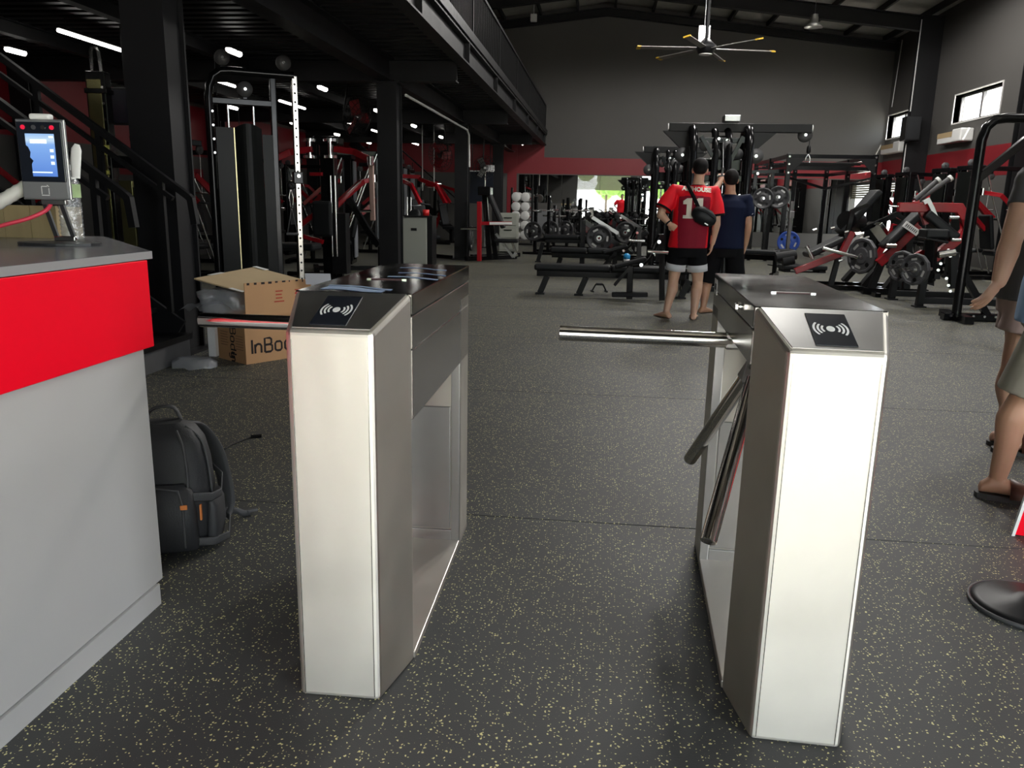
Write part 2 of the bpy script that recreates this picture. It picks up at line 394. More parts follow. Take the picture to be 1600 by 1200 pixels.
# --- roof: foil backed sheets on purlins, steel portal frames
FOIL = mat('foil_insulation', (.60,.59,.55), .42, metal=.6, var=.25, vscale=5, bump=.5, bscale=14)
for side, (xa, xb) in enumerate(((XL-.2, -.1), (-.1, XR+.2))):
    za, zb = roofz(xa), roofz(xb)
    mb = MB().add([(xa, YF-.3, za), (xb, YF-.3, zb), (xb, YB+.3, zb), (xa, YB+.3, za), (xa, YF-.3, za+.08), (xb, YF-.3, zb+.08), (xb, YB+.3, zb+.08), (xa, YB+.3, za+.08)],
        [(0,3,2,1),(4,5,6,7),(0,1,5,4),(1,2,6,5),(2,3,7,6),(3,0,4,7)])
    struct('roof_%s' % ('left', 'right')[side], mb, FOIL)
rf = bpy.data.objects['roof_right']; rl = bpy.data.objects['roof_left']
for x in [-7.7+i*1.12 for i in range(15)]:
    MB().box((x-.03, YF, roofz(x)-.16), (x+.03, YB, roofz(x)-.005)).build('purlin', STEELBLK, rf if x > -.1 else rl)
FR_Y = [5.4, 11.1, 16.9, 22.7, 25.85]
for yy in FR_Y:
    d = .34 if yy < 25 else .2
    for sx, (xa, xb) in enumerate(((XL, -.1), (-.1, XR))):
        mb = MB()
        for off, hh, w in ((-.16, .025, .2), (-.16-d, .025, .2), (-.16, d, .02)):
            A, B = V((xa, yy, roofz(xa)+off)), V((xb, yy, roofz(xb)+off))
            mb.add([A+V((0,-w/2,0)), B+V((0,-w/2,0)), B+V((0,w/2,0)), A+V((0,w/2,0)), A+V((0,-w/2,-hh)), B+V((0,-w/2,-hh)), B+V((0,w/2,-hh)), A+V((0,w/2,-hh))],
                [(0,1,2,3),(7,6,5,4),(0,4,5,1),(1,5,6,2),(2,6,7,3),(3,7,4,0)])
        mb.build('rafter', STEELBLK, rf if sx else rl)

def h_column(name, x, y, z1, wx=.26, wy=.28, plate=True):
    mb = MB().box((x-wx/2, y-wy/2, 0), (x+wx/2, y-wy/2+.02, z1)).box((x-wx/2, y+wy/2-.02, 0), (x+wx/2, y+wy/2, z1)).box((x-.01, y-wy/2+.02, 0), (x+.01, y+wy/2-.02, z1))
    o = struct(name, mb, STEELBLK)
    if plate: MB().box((x-wx/2-.06, y-wy/2-.06, 0), (x+wx/2+.06, y+wy/2+.06, .02)).build('base_plate', STEELBLK, o)
    MB().box((x-wx/2-.02, y-wy/2-.02, z1-.02), (x+wx/2+.02, y+wy/2+.02, z1)).build('cap_plate', STEELBLK, o)
    return o
for yy in (5.4, 11.1, 16.9, 22.7):
    h_column('column_right', XR-.27, yy, 6.0, .53, .24)
    h_column('column_left', XL+.16, yy, 2.98, .30, .22)
BOXCOL = [(at_y(251, 200, 6.0).x, 6.0), (-2.93, 11.1), (-2.93, 16.9), (-2.93, 22.7)]
for i, (x, yy) in enumerate(BOXCOL):
    w = .33 if i == 0 else .27
    mb = MB().box((x-w/2, yy-.15, 0), (x+w/2, yy-.13, MZ-.24)).box((x-w/2, yy+.13, 0), (x+w/2, yy+.15, MZ-.24)).box((x-w/2+.03, yy-.13, 0), (x+w/2-.03, yy+.13, MZ-.24))
    o = struct('column_mezzanine', mb, STEELBLK)
    MB().box((x-w/2-.05, yy-.2, MZ-.26), (x+w/2+.05, yy+.2, MZ-.24)).build('cap_plate', STEELBLK, o)
    MB().box((x-w/2-.06, yy-.21, 0), (x+w/2+.06, yy+.21, .02)).build('base_plate', STEELBLK, o)

# --- mezzanine: deck, ribbed soffit, beams, rail
DECK = mat('black_deck_sheet', (.004,.004,.0045), .5, spec=.3, var=.3, vscale=2)
mz = struct('mezzanine_floor', MB().box((XL, YF, MZ+.12), (MZX, YB, MZ+.36)), DECK)
mb = MB(); yy = YF+.1
while yy < YB-.1:
    mb.box((XL, yy, MZ+.07), (MZX-.03, yy+.10, MZ+.12)); yy += .22
mb.build('soffit_ribs', DECK, mz, kind='stuff')
def ibeam(mb, a, b, w, h):
    mb.bar(V(a)+V((0,0,h/2-.01)), V(b)+V((0,0,h/2-.01)), w, .02); mb.bar(V(a)-V((0,0,h/2-.01)), V(b)-V((0,0,h/2-.01)), w, .02); mb.bar(a, b, .016, h-.04)
    return mb
ibeam(MB(), (MZX, YF, MZ+.13), (MZX, YB, MZ+.13), .16, .30).build('edge_beam', STEELBLK, mz)
for yy in (2.5, 5.4, 8.25, 11.1, 14.0, 16.9, 19.8, 22.7, 25.6):
    MB().box((MZX+.01, yy-.01, MZ), (MZX+.075, yy+.01, MZ+.26)).build('stiffener', STEELBLK, mz)
ibeam(MB(), (-2.93, YF, MZ-.09), (-2.93, YB, MZ-.09), .2, .3).build('main_beam', STEELBLK, mz)
for yy in (5.4, 11.1, 16.9, 22.7):
    ibeam(MB(), (XL, yy, MZ-.085), (MZX-.09, yy, MZ-.085), .2, .29).build('cross_beam', STEELBLK, mz)
for x in (-4.9, -6.6):
    ibeam(MB(), (x, YF, MZ), (x, YB, MZ), .12, .16).build('secondary_beam', STEELBLK, mz)
MB().box((MZX+.08, YF, MZ+.30), (MZX+.10, YB, MZ+.42)).build('kick_plate', BLACKM, mz)
rail = thing('mezzanine_railing', 'long black vertical bar railing along the edge of the mezzanine', 'railing', (MZX, 12, MZ+.36), world=True)
RX = MZX+.02; RT, RB = 4.16, MZ+.46
MB().box((RX-.03, YF, RT-.04), (RX+.03, YB-.02, RT)).build('top_rail', BLACKM, rail)
MB().box((RX-.02, YF, RB-.03), (RX+.02, YB-.02, RB)).build('bottom_rail', BLACKM, rail)
bal = MB().box((RX-.008, -.008, RB), (RX+.008, .008, RT-.04))
off = rail.location
bm_ = bal.mesh('baluster', BLACKM)
for v in bm_.vertices: v.co -= V((off.x, 0, off.z))
n = 0; yy = 3.0
while yy < YB-.06 and n < 228:
    o = bpy.data.objects.new('baluster', bm_); COL.objects.link(o); o.parent = rail; o.location = (0, yy-12, 0); yy += .105; n += 1
for yy in [YF+.1]+[2.9+i*2.9 for i in range(8)]+[YB-.04]:
    MB().box((RX-.025, yy-.025, MZ+.36), (RX+.025, yy+.025, RT-.04)).build('post', BLACKM, rail)

# --- white conduits
def conduit(pts, label, r=.014):
    return tag(MB().path(pts, r, 8).build('conduit', PVC), label, 'conduit')
conduit([(XR-.05, 25.4, 5.95), (XR-.05, 25.6, 4.15)], 'white conduit down the right wall beside the far window')
conduit([(XR-.57, 22.55, 5.9), (XR-.57, 22.55, 3.7)], 'white conduit down the dark steel column above the speaker')
conduit([(XR-.57, 22.55, 2.9), (XR-.57, 22.55, 1.3)], 'white conduit down the dark steel column below the speaker')
conduit([(-2.75, 11.3, 2.62), (-2.75, 16.4, 2.60), (-2.75, 16.62, 2.52), (-2.75, 16.72, 1.9)], 'white conduit running under the mezzanine and down the third column', .02)
conduit([(-4.6, 20.6, 3.09), (-4.6, 20.6, 1.45)], 'white conduit hanging down behind the third column, beside the wall fan')
conduit([(-4.3, 20.6, 3.09), (-4.3, 20.6, 1.45)], 'second white conduit behind the third column, nearer to the column')

# --- lamps
TUBEM = mat('lit_tube', (1,1,1), .4, emit=(1,.97,.9), estr=TUBE_E)
def tube_lamp(loc, label, hl=.62):
    t = thing('tube_lamp', label, 'ceiling light', loc, group='tube lamps under the mezzanine' if hl > .3 else 'short lamps under the mezzanine')
    MB().box((-.03, -hl-.02, 0), (.03, hl+.02, .03)).build('housing', BLACKM, t)
    MB().tube((0, -hl, -.018), (0, hl, -.018), .02 if hl > .3 else .035, 10).build('lit_tube', TUBEM, t)
    MB().tube((0, -hl*.8, .03), (0, -hl*.8, .13), .006, 6).build('hanger', BLACKM, t); MB().tube((0, hl*.8, .03), (0, hl*.8, .13), .006, 6).build('hanger', BLACKM, t)
    return t
rows = {-4.4: ('aisle side row', [3.4, 6.5, 9.59, 12.65, 15.75, 18.82, 22.0, 25.0]), -5.76: ('middle row', [2.4, 5.5, 9.0, 11.9, 14.9, 18.0, 20.7, 24.6]), -7.15: ('wall side row', [3.2, 6.4, 9.56, 12.5, 15.43, 18.5, 21.6, 24.6])}
ordn = ['first', 'second', 'third', 'fourth', 'fifth', 'sixth', 'seventh', 'last']
for x, (rn, ys) in rows.items():
    for k, yy in enumerate(ys):
        o = tube_lamp((x, yy, MZ-.09 if abs(x+5.76) < 2 and x != -4.4 else MZ-.09), 'lit white %s lamp, %s of the %s under the mezzanine' % ('tube' if x == -5.76 else 'short', ordn[k], rn), .62 if x == -5.76 else .15)
tube_lamp((-2.4, 24.0, MZ-.1), 'lit white short lamp near the free edge at the far end of the mezzanine', .15)
GALV = mat('galvanised_lamp_shade', (.5,.5,.48), .35, metal=.8)
LEDM = mat('led_panel', (1,1,1), .4, emit=(1,.98,.92), estr=3)
def high_bay(loc, label, power=1.0):
    t = thing('high_bay_lamp', label, 'ceiling light', loc, group='high bay lamps under the roof')
    MB().lathe([(.09,.14),(.09,.02),(.23,-.10),(.235,-.10),(.095,.03),(.095,.14)], (0,0,0), (0,0,1), 20).build('shade', GALV, t)
    MB().tube((0,0,.02), (0,0,.2), .085, 14).build('driver', GALV, t)
    MB().tube((0,0,.0), (0,0,.012), .085, 14).build('led_disc', LEDM, t)
    MB().tube((0,0,.2), (0,0,roofz(loc[0])-loc[2]-.05), .006, 6).build('hanging_wire', STEELG, t)
    l = bpy.data.lights.new('high_bay_light', 'SPOT'); l.energy = HIGHBAY_W*power; l.spot_size = 3.06; l.spot_blend = .2; l.shadow_soft_size = .35; l.color = (1,.97,.93)
    o = bpy.data.objects.new('high_bay_light', l); COL.objects.link(o); o.parent = t; o.location = (0,0,-.13)
hb = at_y(1272, 36, 22.0)
high_bay(tuple(hb), 'grey bell shaped high bay lamp hanging near the right wall at the far end', .12)
for k, (x, yy) in enumerate(((6.1, 9.5), (6.1, 14.0), (6.1, 18.4), (2.2, 9.5), (2.2, 14.0), (2.2, 18.4))):  # unseen lamps, added to brighten the hall
    high_bay((x, yy, 6.1), 'added grey bell shaped fill lamp in the %s row, %s' % (('right wall side', 'mezzanine side')[k//3], ('nearest the entrance', 'second from the entrance', 'third from the entrance')[k % 3]), .75 if k < 3 else 1.4)
fd = at_y(834, 28, 24.5)
t = thing('ceiling_sensor', 'small white box hanging from the roof near the mezzanine end', 'sensor', tuple(fd))
MB().box((-.09,-.06,-.1), (.09,.06,.1)).build('sensor_box', WHITEP, t, .01); MB().tube((0,0,.1), (0,0,roofz(fd.x)-fd.z-.05), .01, 6).build('drop_rod', WHITEP, t)

# --- big ceiling fan
hub = at_y(1103, 76, 17.0)
t = thing('ceiling_fan', 'large grey six blade ceiling fan with yellow blade tips', 'fan', tuple(hub))
MB().tube((0,0,.1), (0,0,roofz(hub.x)-hub.z-.05), .035, 10).build('drop_rod', STEELBLK, t)
MB().lathe([(.001,-.10),(.15,-.09),(.17,-.03),(.2,0),(.2,.05),(.12,.12),(.04,.2),(.001,.2)], (0,0,0), (0,0,1), 24).build('motor', STEELBLK, t)
MB().tube((0,0,-.115), (0,0,-.1), .13, 20).build('motor_cap', WHITEP, t)
BLADE = mat('grey_fan_blade', (.20,.19,.18), .5, metal=.3); YEL = mat('yellow_tip', (.55,.36,.03), .5)
for k in range(6):
    a = 2*PI*k/6+.15; d = V((math.cos(a), math.sin(a), -.01)); sd = V((-math.sin(a), math.cos(a), .25)).normalized(); u = d.cross(sd)
    b = MB().obox(d*.75, (1.1,.12,.014), d, sd, u).build('blade', BLADE, t)
    MB().obox(d*1.33, (.08,.13,.025), d, sd, u).build('blade_tip', YEL, b)
lb = at_y(1100, 54, 17.6)
t = thing('led_floodlight', 'lit white square floodlight hanging just behind the ceiling fan rod', 'ceiling light', tuple(lb))
MB().box((-.12,-.03,-.17), (.12,.03,.17)).build('housing', STEELG, t, .01)
for i in (-1, 1):
    for j in (-1, 0, 1): MB().box((i*.052-.042, -.04, j*.10-.042), (i*.052+.042, -.03, j*.10+.042)).build('led_square', LEDM, t)
MB().tube((0,0,.17), (0,0,roofz(lb.x)-lb.z-.05), .008, 6).build('hanging_wire', STEELG, t)

# --- wall units under the windows, speaker
TAN = mat('tan_carton', (.42,.31,.17), .7, var=.1)
for nm, y0, y1, zc, lab in (('wall_unit', 20.0, 21.5, 2.93, 'white wall air unit with a tan end panel below the nearer window'), ('wall_unit', 23.9, 25.6, 2.93, 'white wall air unit with a tan end panel below the farther window')):
    t = thing(nm, lab, 'air unit', (XR, (y0+y1)/2, zc), world=True)
    MB().box((XR-.22, y0+.5, zc-.13), (XR-.002, y1, zc+.12)).build('casing', WHITEP, t, .02)
    MB().box((XR-.225, y0+.5, zc), (XR-.22, y1, zc+.12)).build('tan_panel', TAN, t)
    MB().box((XR-.30, y0, zc-.14), (XR-.002, y0+.48, zc+.15)).build('front_cover', WHITEP, t, .03)
t = thing('loudspeaker', 'black box loudspeaker mounted on the steel column between the windows', 'speaker', (XR-.4, 22.5, 3.3), world=True)
MB().box((XR-.75, 22.2, 2.95), (XR-.38, 22.57, 3.55)).build('cabinet', BLACKM, t, .015)
MB().box((XR-.73, 22.18, 2.98), (XR-.40, 22.2, 3.52)).build('grille', RUBBER, t)
MB().box((XR-.50, 22.57, 3.15), (XR-.46, 22.578, 3.35)).build('bracket', STEELBLK, t)
# ================================================================== TURNSTILES
def steel_mat(name, base, rough, bumpd, scale, stretch):
    m = mat(name, base, rough, metal=1, var=.16, vscale=4.5, rvar=.12)
    t = m.node_tree; p = t.nodes['Principled BSDF']; L = t.links.new
    tc = t.nodes.new('ShaderNodeTexCoord'); mp = t.nodes.new('ShaderNodeMapping'); mp.inputs['Scale'].default_value = stretch
    L(tc.outputs['Object'], mp.inputs['Vector'])
    n1 = t.nodes.new('ShaderNodeTexNoise'); n1.inputs['Scale'].default_value = scale; n1.inputs['Detail'].default_value = 1; L(mp.outputs[0], n1.inputs['Vector'])
    b1 = t.nodes.new('ShaderNodeBump'); b1.inputs['Strength'].default_value = 1; b1.inputs['Distance'].default_value = bumpd
    L(n1.outputs['Fac'], b1.inputs['Height']); L(b1.outputs[0], p.inputs['Normal'])
    return m
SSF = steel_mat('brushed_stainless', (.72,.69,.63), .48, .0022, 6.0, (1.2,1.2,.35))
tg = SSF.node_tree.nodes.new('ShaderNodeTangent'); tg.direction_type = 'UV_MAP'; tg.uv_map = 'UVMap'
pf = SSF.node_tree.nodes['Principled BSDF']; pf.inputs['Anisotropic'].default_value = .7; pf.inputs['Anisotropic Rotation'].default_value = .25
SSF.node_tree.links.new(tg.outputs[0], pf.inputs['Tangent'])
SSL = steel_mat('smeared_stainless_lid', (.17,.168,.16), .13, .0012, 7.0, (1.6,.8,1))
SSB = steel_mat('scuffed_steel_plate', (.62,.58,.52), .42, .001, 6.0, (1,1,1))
SLOPE = steel_mat('darkened_stainless_slope', (.42,.42,.41), .36, .0012, 7.0, (1,1,1))  # same steel as the pillar, darkened to tone down reflected lamps
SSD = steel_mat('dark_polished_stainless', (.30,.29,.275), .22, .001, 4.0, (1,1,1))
TUBE_SS = mat('polished_tube_stainless', (.74,.72,.70), .13, metal=1, var=.05)
READER = mat('reader_glass', (.012,.015,.022), .18)
FILM = mat('blue_protective_film', (.45,.58,.80), .5, var=.25, vscale=60, bump=.4, bscale=150)

TW_F, TW_B, TN, TL, TF = .2027, .2945, .196, 1.115, .9318
def planar_uv(o):
    me = o.data; uv = me.uv_layers.new(name='UVMap')
    for lp in me.loops:
        c = me.vertices[lp.vertex_index].co; uv.data[lp.index].uv = (c.x+c.y*.9, c.z+c.y*.3)
    return o
def turnstile(name, label, loc, rz, right):
    t = thing(name, label, 'turnstile', loc, rz, group='tripod turnstiles')
    f, b, n, L = TW_F/2, TW_B/2, TN, TL
    # front pillar with tapering nose and sloping top
    mb = MB()
    vs = [(-f,0,0),(f,0,0),(b,n,0),(-b,n,0),(-f,0,TF),(f,0,TF),(b,n,1.0),(-b,n,1.0)]
    mb.add(vs, [(0,3,2,1),(4,5,6,7),(0,1,5,4),(1,2,6,5),(2,3,7,6),(3,0,4,7)])
    planar_uv(mb.build('front_pillar', SSF, t, .011, 3))
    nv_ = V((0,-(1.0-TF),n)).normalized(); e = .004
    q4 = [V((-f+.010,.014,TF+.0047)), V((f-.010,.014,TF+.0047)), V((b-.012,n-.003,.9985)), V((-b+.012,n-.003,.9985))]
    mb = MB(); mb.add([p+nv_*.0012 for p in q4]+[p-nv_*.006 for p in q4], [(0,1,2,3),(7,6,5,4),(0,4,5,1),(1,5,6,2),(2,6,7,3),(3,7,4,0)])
    mb.build('sloping_panel', SLOPE, t, .001)  # overlay that carries the darkened slope steel
    fl_ = MB(); fl_.box((-f+.012,-.0015,.01),(-f+.0135,.001,TF-.02)).box((f-.0135,-.0015,.01),(f-.012,.001,TF-.02)); fl_.build('fold_line', SSD, t)
    # rear pillar with framed panel on the inside
    planar_uv(MB().box((-b, L-.17, 0), (b, L, .90)).build('rear_pillar', SSF, t, .004))
    y1 = L-.17
    MB().box((-b, y1-.012, .02), (-b+.03, y1, .88)).box((b-.03, y1-.012, .02), (b, y1, .88)).box((-b+.03, y1-.012, .02), (b-.03, y1, .06)).build('panel_frame', STEELG, t, .002)
    MB().box((-b+.034, y1-.008, .065), (b-.034, y1-.001, .52)).build('access_panel', STEELG, t, .003)
    # cabinet: shallow skirt on the arm side, deep skirt on the other
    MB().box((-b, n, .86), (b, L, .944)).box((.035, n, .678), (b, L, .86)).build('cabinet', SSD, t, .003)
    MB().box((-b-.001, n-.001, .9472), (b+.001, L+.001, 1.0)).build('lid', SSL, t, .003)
    MB().box((-b-.0005, n+.002, 0), (b+.0005, L-.001, .022)).build('base_plate', SSB, t, .003)
    # card reader on the slope
    sl = V((0, n, 1.0-TF)); slen = sl.length; sv = sl.normalized(); nv = V((1,0,0)).cross(sv)
    o = V((0, 0, TF))
    cx = -.012 if not right else .002
    pc = o+sv*(.50*slen)+V((cx,0,0))
    rd = MB().obox(pc+nv*.001, (.086,.148,.003), (1,0,0), sv, nv).build('card_reader', READER, t)
    mb = MB()
    mb.prism([(.009*math.cos(a), .0125*math.sin(a)) for a in [2*PI*i/18 for i in range(18)]], pc+nv*.0027, (1,0,0), sv, nv, .0006)
    for sgn in (-1, 1):
        for k, r in enumerate((.0165, .025, .0335)):
            pts = [pc+nv*.0023+V((sgn*(r*math.cos(a)+.002),0,0))+sv*(1.25*r*math.sin(a)) for a in [(-.72+1.44*i/10) for i in range(11)]]
            mb.strip(pts, .0048, nv, .0008)
    mb.build('wave_symbol', WHITEPRINT, rd, kind='stuff')
    # thin maroon stripe with chrome ends on the lid
    h = MB().box((-.045, .52, 1.0), (.045, .534, 1.0025)).build('lid_stripe', mat('maroon_stripe', (.06,.012,.014), .4), t)
    MB().box((-.058, .520, 1.0), (-.045, .534, 1.003)).box((.045, .520, 1.0), (.058, .534, 1.003)).build('stripe_end', CHROME, h)
    if not right:
        rnd = random.Random(3)
        for (x0, x1, ya, yb) in ((-.098, .018, .235, .30), (-.104, .03, .315, .335), (-.02, .115, .60, .625), (-.02, .125, .74, .755), (-.06, .06, .93, .945)):
            pa = []; pb = []
            for i in range(9):
                u = i/8; x = x0+(x1-x0)*u; wv = .018*math.sin(u*5)
                pa.append((x+.05*u, ya-.35*(x-x0)+wv+rnd.uniform(-.003,.003))); pb.append((x+.05*u, yb-.35*(x-x0)+wv+rnd.uniform(-.003,.003)))
            poly = [(max(-b+.005, min(b-.005, x)), max(n+.005, yy_)) for x, yy_ in pa+pb[::-1]]
            mb = MB(); m_ = len(pa)
            P = [V((x, yy_, 1.0012)) for x, yy_ in poly]
            mb.add(P, [(i, i+1, 2*m_-2-i, 2*m_-1-i) for i in range(m_-1)])
            mb.add([p-V((0,0,.001)) for p in P], [(i, i+1, 2*m_-2-i, 2*m_-1-i) for i in range(m_-1)])
            mb.build('protective_film', FILM, t)
    else:
        k = MB().lathe([(.001,.012),(.009,.012),(.012,.008),(.012,0)], (-b, .42, .972), (-1,0,0), 14).build('lock', CHROME, t)
        MB().box((-b-.016,.405,.966), (-b-.010,.435,.978)).build('key', CHROME, k)
        st = MB().box((-b-.0018, L-.10, .935), (-b, L-.015, .985)).build('sticker', WHITEP, t)
        MB().box((-b-.0024, L-.085, .95), (-b-.0017, L-.035, .97)).build('sticker_print', GREYRUB, st)
    # tripod hub
    H = V((-.052, .66, .79)); ax = V((-1, 0, -1)).normalized()
    hub = MB().tube(H-ax*.085, H-ax*.01, .045, 18).lathe([(.001,.02),(.05,.02),(.062,.005),(.062,-.012),(.001,-.012)], H, ax, 24).build('hub', STEELG, t)
    dirs = [V((-1,0,0)), V((-.25,.6124,-.75)), V((-.25,-.6124,-.75))]
    for d in dirs:
        a = H+d*.05+V((0,0,.052)) if d.x < -.9 else H+d*.04
        e = a+d*.535
        mb = MB().tube(a+d*.03, e, .0225, 22); mb.lathe([(.0225,0),(.0195,.003),(.001,.0035)], e, d, 22)
        arm = mb.build('arm', TUBE_SS, t)
        sd = d.cross(ax).normalized(); up = sd.cross(d).normalized()
        MB().obox(a+d*.005, (.09,.042,.052), d, sd, up).build('arm_clevis', STEELG, arm, .008, 2)
        MB().tube(a-sd*.022, a+sd*.022, .009, 10).tube(a+d*.05+up*.016, a+d*.05+up*.0205, .005, 8).tube(a+d*.08+up*.016, a+d*.08+up*.0205, .005, 8).build('pin', CHROME, arm)
    return t
turnstile('tripod_turnstile', 'brushed steel tripod turnstile beside the red and grey desk, blue film scraps on its lid', (-.6004, 1.7164, 0), .0112, False)
turnstile('tripod_turnstile', 'brushed steel tripod turnstile with three arms showing and a key in its side', (.5028, 1.6914, 0), -.0371, True)

# ================================================================== RECEPTION DESK
GREYLAM = mat('grey_laminate', (.46,.45,.44), .5, var=.03)
REDLAM = mat('bright_red_laminate', (.95,.001,.018), .5, spec=.15)
TOPLAM = mat('grey_top_laminate', (.16,.16,.175), .22, var=.04)
EDGE = mat('grey_edge_band', (.30,.29,.29), .5)
def poly_slab(poly, z0, z1): return MB().prism(poly, (0,0,z0), (1,0,0), (0,1,0), (0,0,1), z1-z0)
t = thing('reception_desk', 'grey reception desk with a glossy red upper panel', 'desk', (-1.9, 1.0, 0), world=True)
body = [(-1.30,-.3), (-1.30,2.13), (-1.78,2.13), (-1.95,2.75), (-2.6,2.80), (-2.6,-.3)]
poly_slab(body, .07, 1.044).build('body', GREYLAM, t)
poly_slab([(-1.293,-.3), (-1.293,2.10), (-1.77,2.10), (-1.93,2.72), (-2.6,2.77), (-2.6,-.3)], 0, .066).build('plinth', GREYLAM, t)
rp = MB().box((-1.30,-.3,.792), (-1.286,2.165,1.042)); rp.build('red_panel', REDLAM, t, .002)
poly_slab([(-1.286,-.3), (-1.286,2.19), (-1.86,2.86), (-2.62,2.88), (-2.62,-.3)], 1.044, 1.066).build('countertop', TOPLAM, t, .002)
MB().box((-1.287,-.3,1.0445), (-1.2845,2.19,1.0655)).build('edge_band', EDGE, t)

# --- face recognition terminal on its stand
DARKPL = mat('dark_plastic', (.03,.03,.032), .4); GUN = mat('gunmetal_plastic', (.17,.17,.175), .42); SILV = mat('silver_bezel', (.55,.55,.55), .3, metal=.8)
ty = 2.30
c = at_y(66, 249, ty); P = lambda px, py, d=0: at_y(px, py, ty+d)
t = thing('face_recognition_terminal', 'grey face recognition terminal with a lit blue screen on the desk', 'terminal', (c.x, ty, 1.066), world=True)
w, z0, z1 = .142, P(72,312).z, P(60,187).z
ang = .10; ux = V((math.cos(ang), math.sin(ang), 0)); uy = V((-math.sin(ang), math.cos(ang), 0)); uz = V((0,0,1))
cc = V((P(66,249).x, ty, (z0+z1)/2)); hh = z1-z0
def T(x, y, z): return cc+ux*x+uy*y+uz*z
def tb(x0, x1, ya, yb, za, zb): return MB().obox(T((x0+x1)/2,(ya+yb)/2,(za+zb)/2), (x1-x0, yb-ya, zb-za), ux, uy, uz)
tb(-w/2, w/2, 0, .022, -hh/2, hh/2).build('housing', GUN, t, .006, 3)
tb(-w/2-.002, w/2+.002, .006, .012, -hh/2, hh/2+.002).build('rim', SILV, t, .002)
fc = tb(-w/2+.004, w/2-.004, -.003, .002, -hh/2+.052, hh/2-.006).build('front_glass', READER, t, .004)
SCR = bpy.data.materials.new('lit_blue_screen'); SCR.use_nodes = True; nt_ = SCR.node_tree; pb = nt_.nodes['Principled BSDF']
tc = nt_.nodes.new('ShaderNodeTexCoord'); sx = nt_.nodes.new('ShaderNodeSeparateXYZ'); cr = nt_.nodes.new('ShaderNodeValToRGB')
nt_.links.new(tc.outputs['Generated'], sx.inputs[0]); nt_.links.new(sx.outputs['Z'], cr.inputs[0])
cr.color_ramp.elements[0].color = (.10,.25,.75,1); cr.color_ramp.elements[1].color = (.35,.60,1,1)
e = cr.color_ramp.elements.new(.75); e.color = (.25,.48,.95,1)
e = cr.color_ramp.elements.new(.85); e.color = (.65,.85,1,1)
nt_.links.new(cr.outputs[0], pb.inputs['Emission Color']); pb.inputs['Emission Strength'].default_value = .22; pb.inputs['Base Color'].default_value = (.02,.03,.06,1)
sz0, sz1 = -hh/2+.068, hh/2-.040
s = tb(-.042, .044, -.0042, -.003, sz0, sz1).build('screen', SCR, t)
mb = MB()
prof = [(-.042,sz0),(-.030,sz0),(-.030,sz0+.035),(-.024,sz0+.045),(-.033,sz0+.055),(-.030,sz0+.07),(-.036,sz0+.085),(-.042,sz0+.09)]
mb.prism(prof, T(0,-.0050,0), ux, uz, uy, .0006)
mb.build('silhouette', READER, s)
mb = tb(.028,.042,-.0048,-.0042,sz1-.012,sz1-.006)
for k in range(3): mb2 = mb.obox(T(.034,-.0045,sz0+.075-.018*k), (.011,.0006,.009), ux, uy, uz)
mb.obox(T(0,-.0045,sz0+.012), (.06,.0006,.004), ux, uy, uz)
mb.obox(T(-.004,-.0045,sz1-.022), (.05,.0006,.012), ux, uy, uz)
mb.build('screen_icons', mat('screen_icon', (.7,.85,1), .5, emit=(.7,.85,1), estr=.2), s)
for x, m_ in ((-.046, mat('red_led', (.5,.01,.03), .3, emit=(1,.02,.08), estr=.12)), (-.014, STEELG), (.014, CHROME), (.040, bpy.data.materials['red_led'])):
    MB().tube(T(x,-.003,hh/2-.022), T(x,-.006,hh/2-.022), .0065, 14).build('lens', m_, fc)
mb = MB(); zz = -hh/2+.026
for a_, b_ in (((-.012,-.013),(.012,-.013)), ((-.011,-.010),(-.011,.013)), ((-.011,.013),(.006,.013)), ((.011,-.010),(.011,.008)), ((.006,.017),(.012,.012))):
    mb.strip([T(a_[0],-.0003,zz+a_[1]), T(b_[0],-.0003,zz+b_[1])], .0024, -uy, .0006)
mb.build('card_symbol', WHITEPRINT, t)
tb(-.030,.032,.002,.03,hh/2+.001,hh/2+.018).build('top_light', WHITEP, t, .006)
tb(-.020,.055,.004,.022,-hh/2-.014,-hh/2).build('connector_block', STEELG, t, .002)
zb = 1.066-cc.z
for x in (-.022, .030):
    MB().bar(T(x,.016,-hh/2+.01), T(x+.026,.03,zb+.02), .013, .008, up=(0,1,0)).build('stand_arm', DARKPL, t)
MB().bar(T(-.004,.03,zb+.02), T(.062,.03,zb+.02), .016, .016).build('hinge', CHROME, t, .003)
mb = MB(); pts = [(math.cos(2*PI*i/28)*.125, math.sin(2*PI*i/28)*.075) for i in range(28)]
mb.prism(pts, T(.01,.03,zb+.0005), ux, uy, uz, .008); mb.build('base_plate', DARKPL, t, .003)
pts = [T(.072,.04,-.02), T(.076,.05,.02), T(.082,.052,.045), T(.088,.05,.058)]
MB().path([T(.074,.040,-.05), T(.078,.040,0), T(.084,.040,.035), T(.088,.040,.05)], [.014,.018,.017,.008], 12, ry=[.004]*4).path([T(.074,.038,-.05), T(.06,.03,-.05), T(.04,.02,-.05)], .004, 8).build('rear_clip', WHITEP, t)

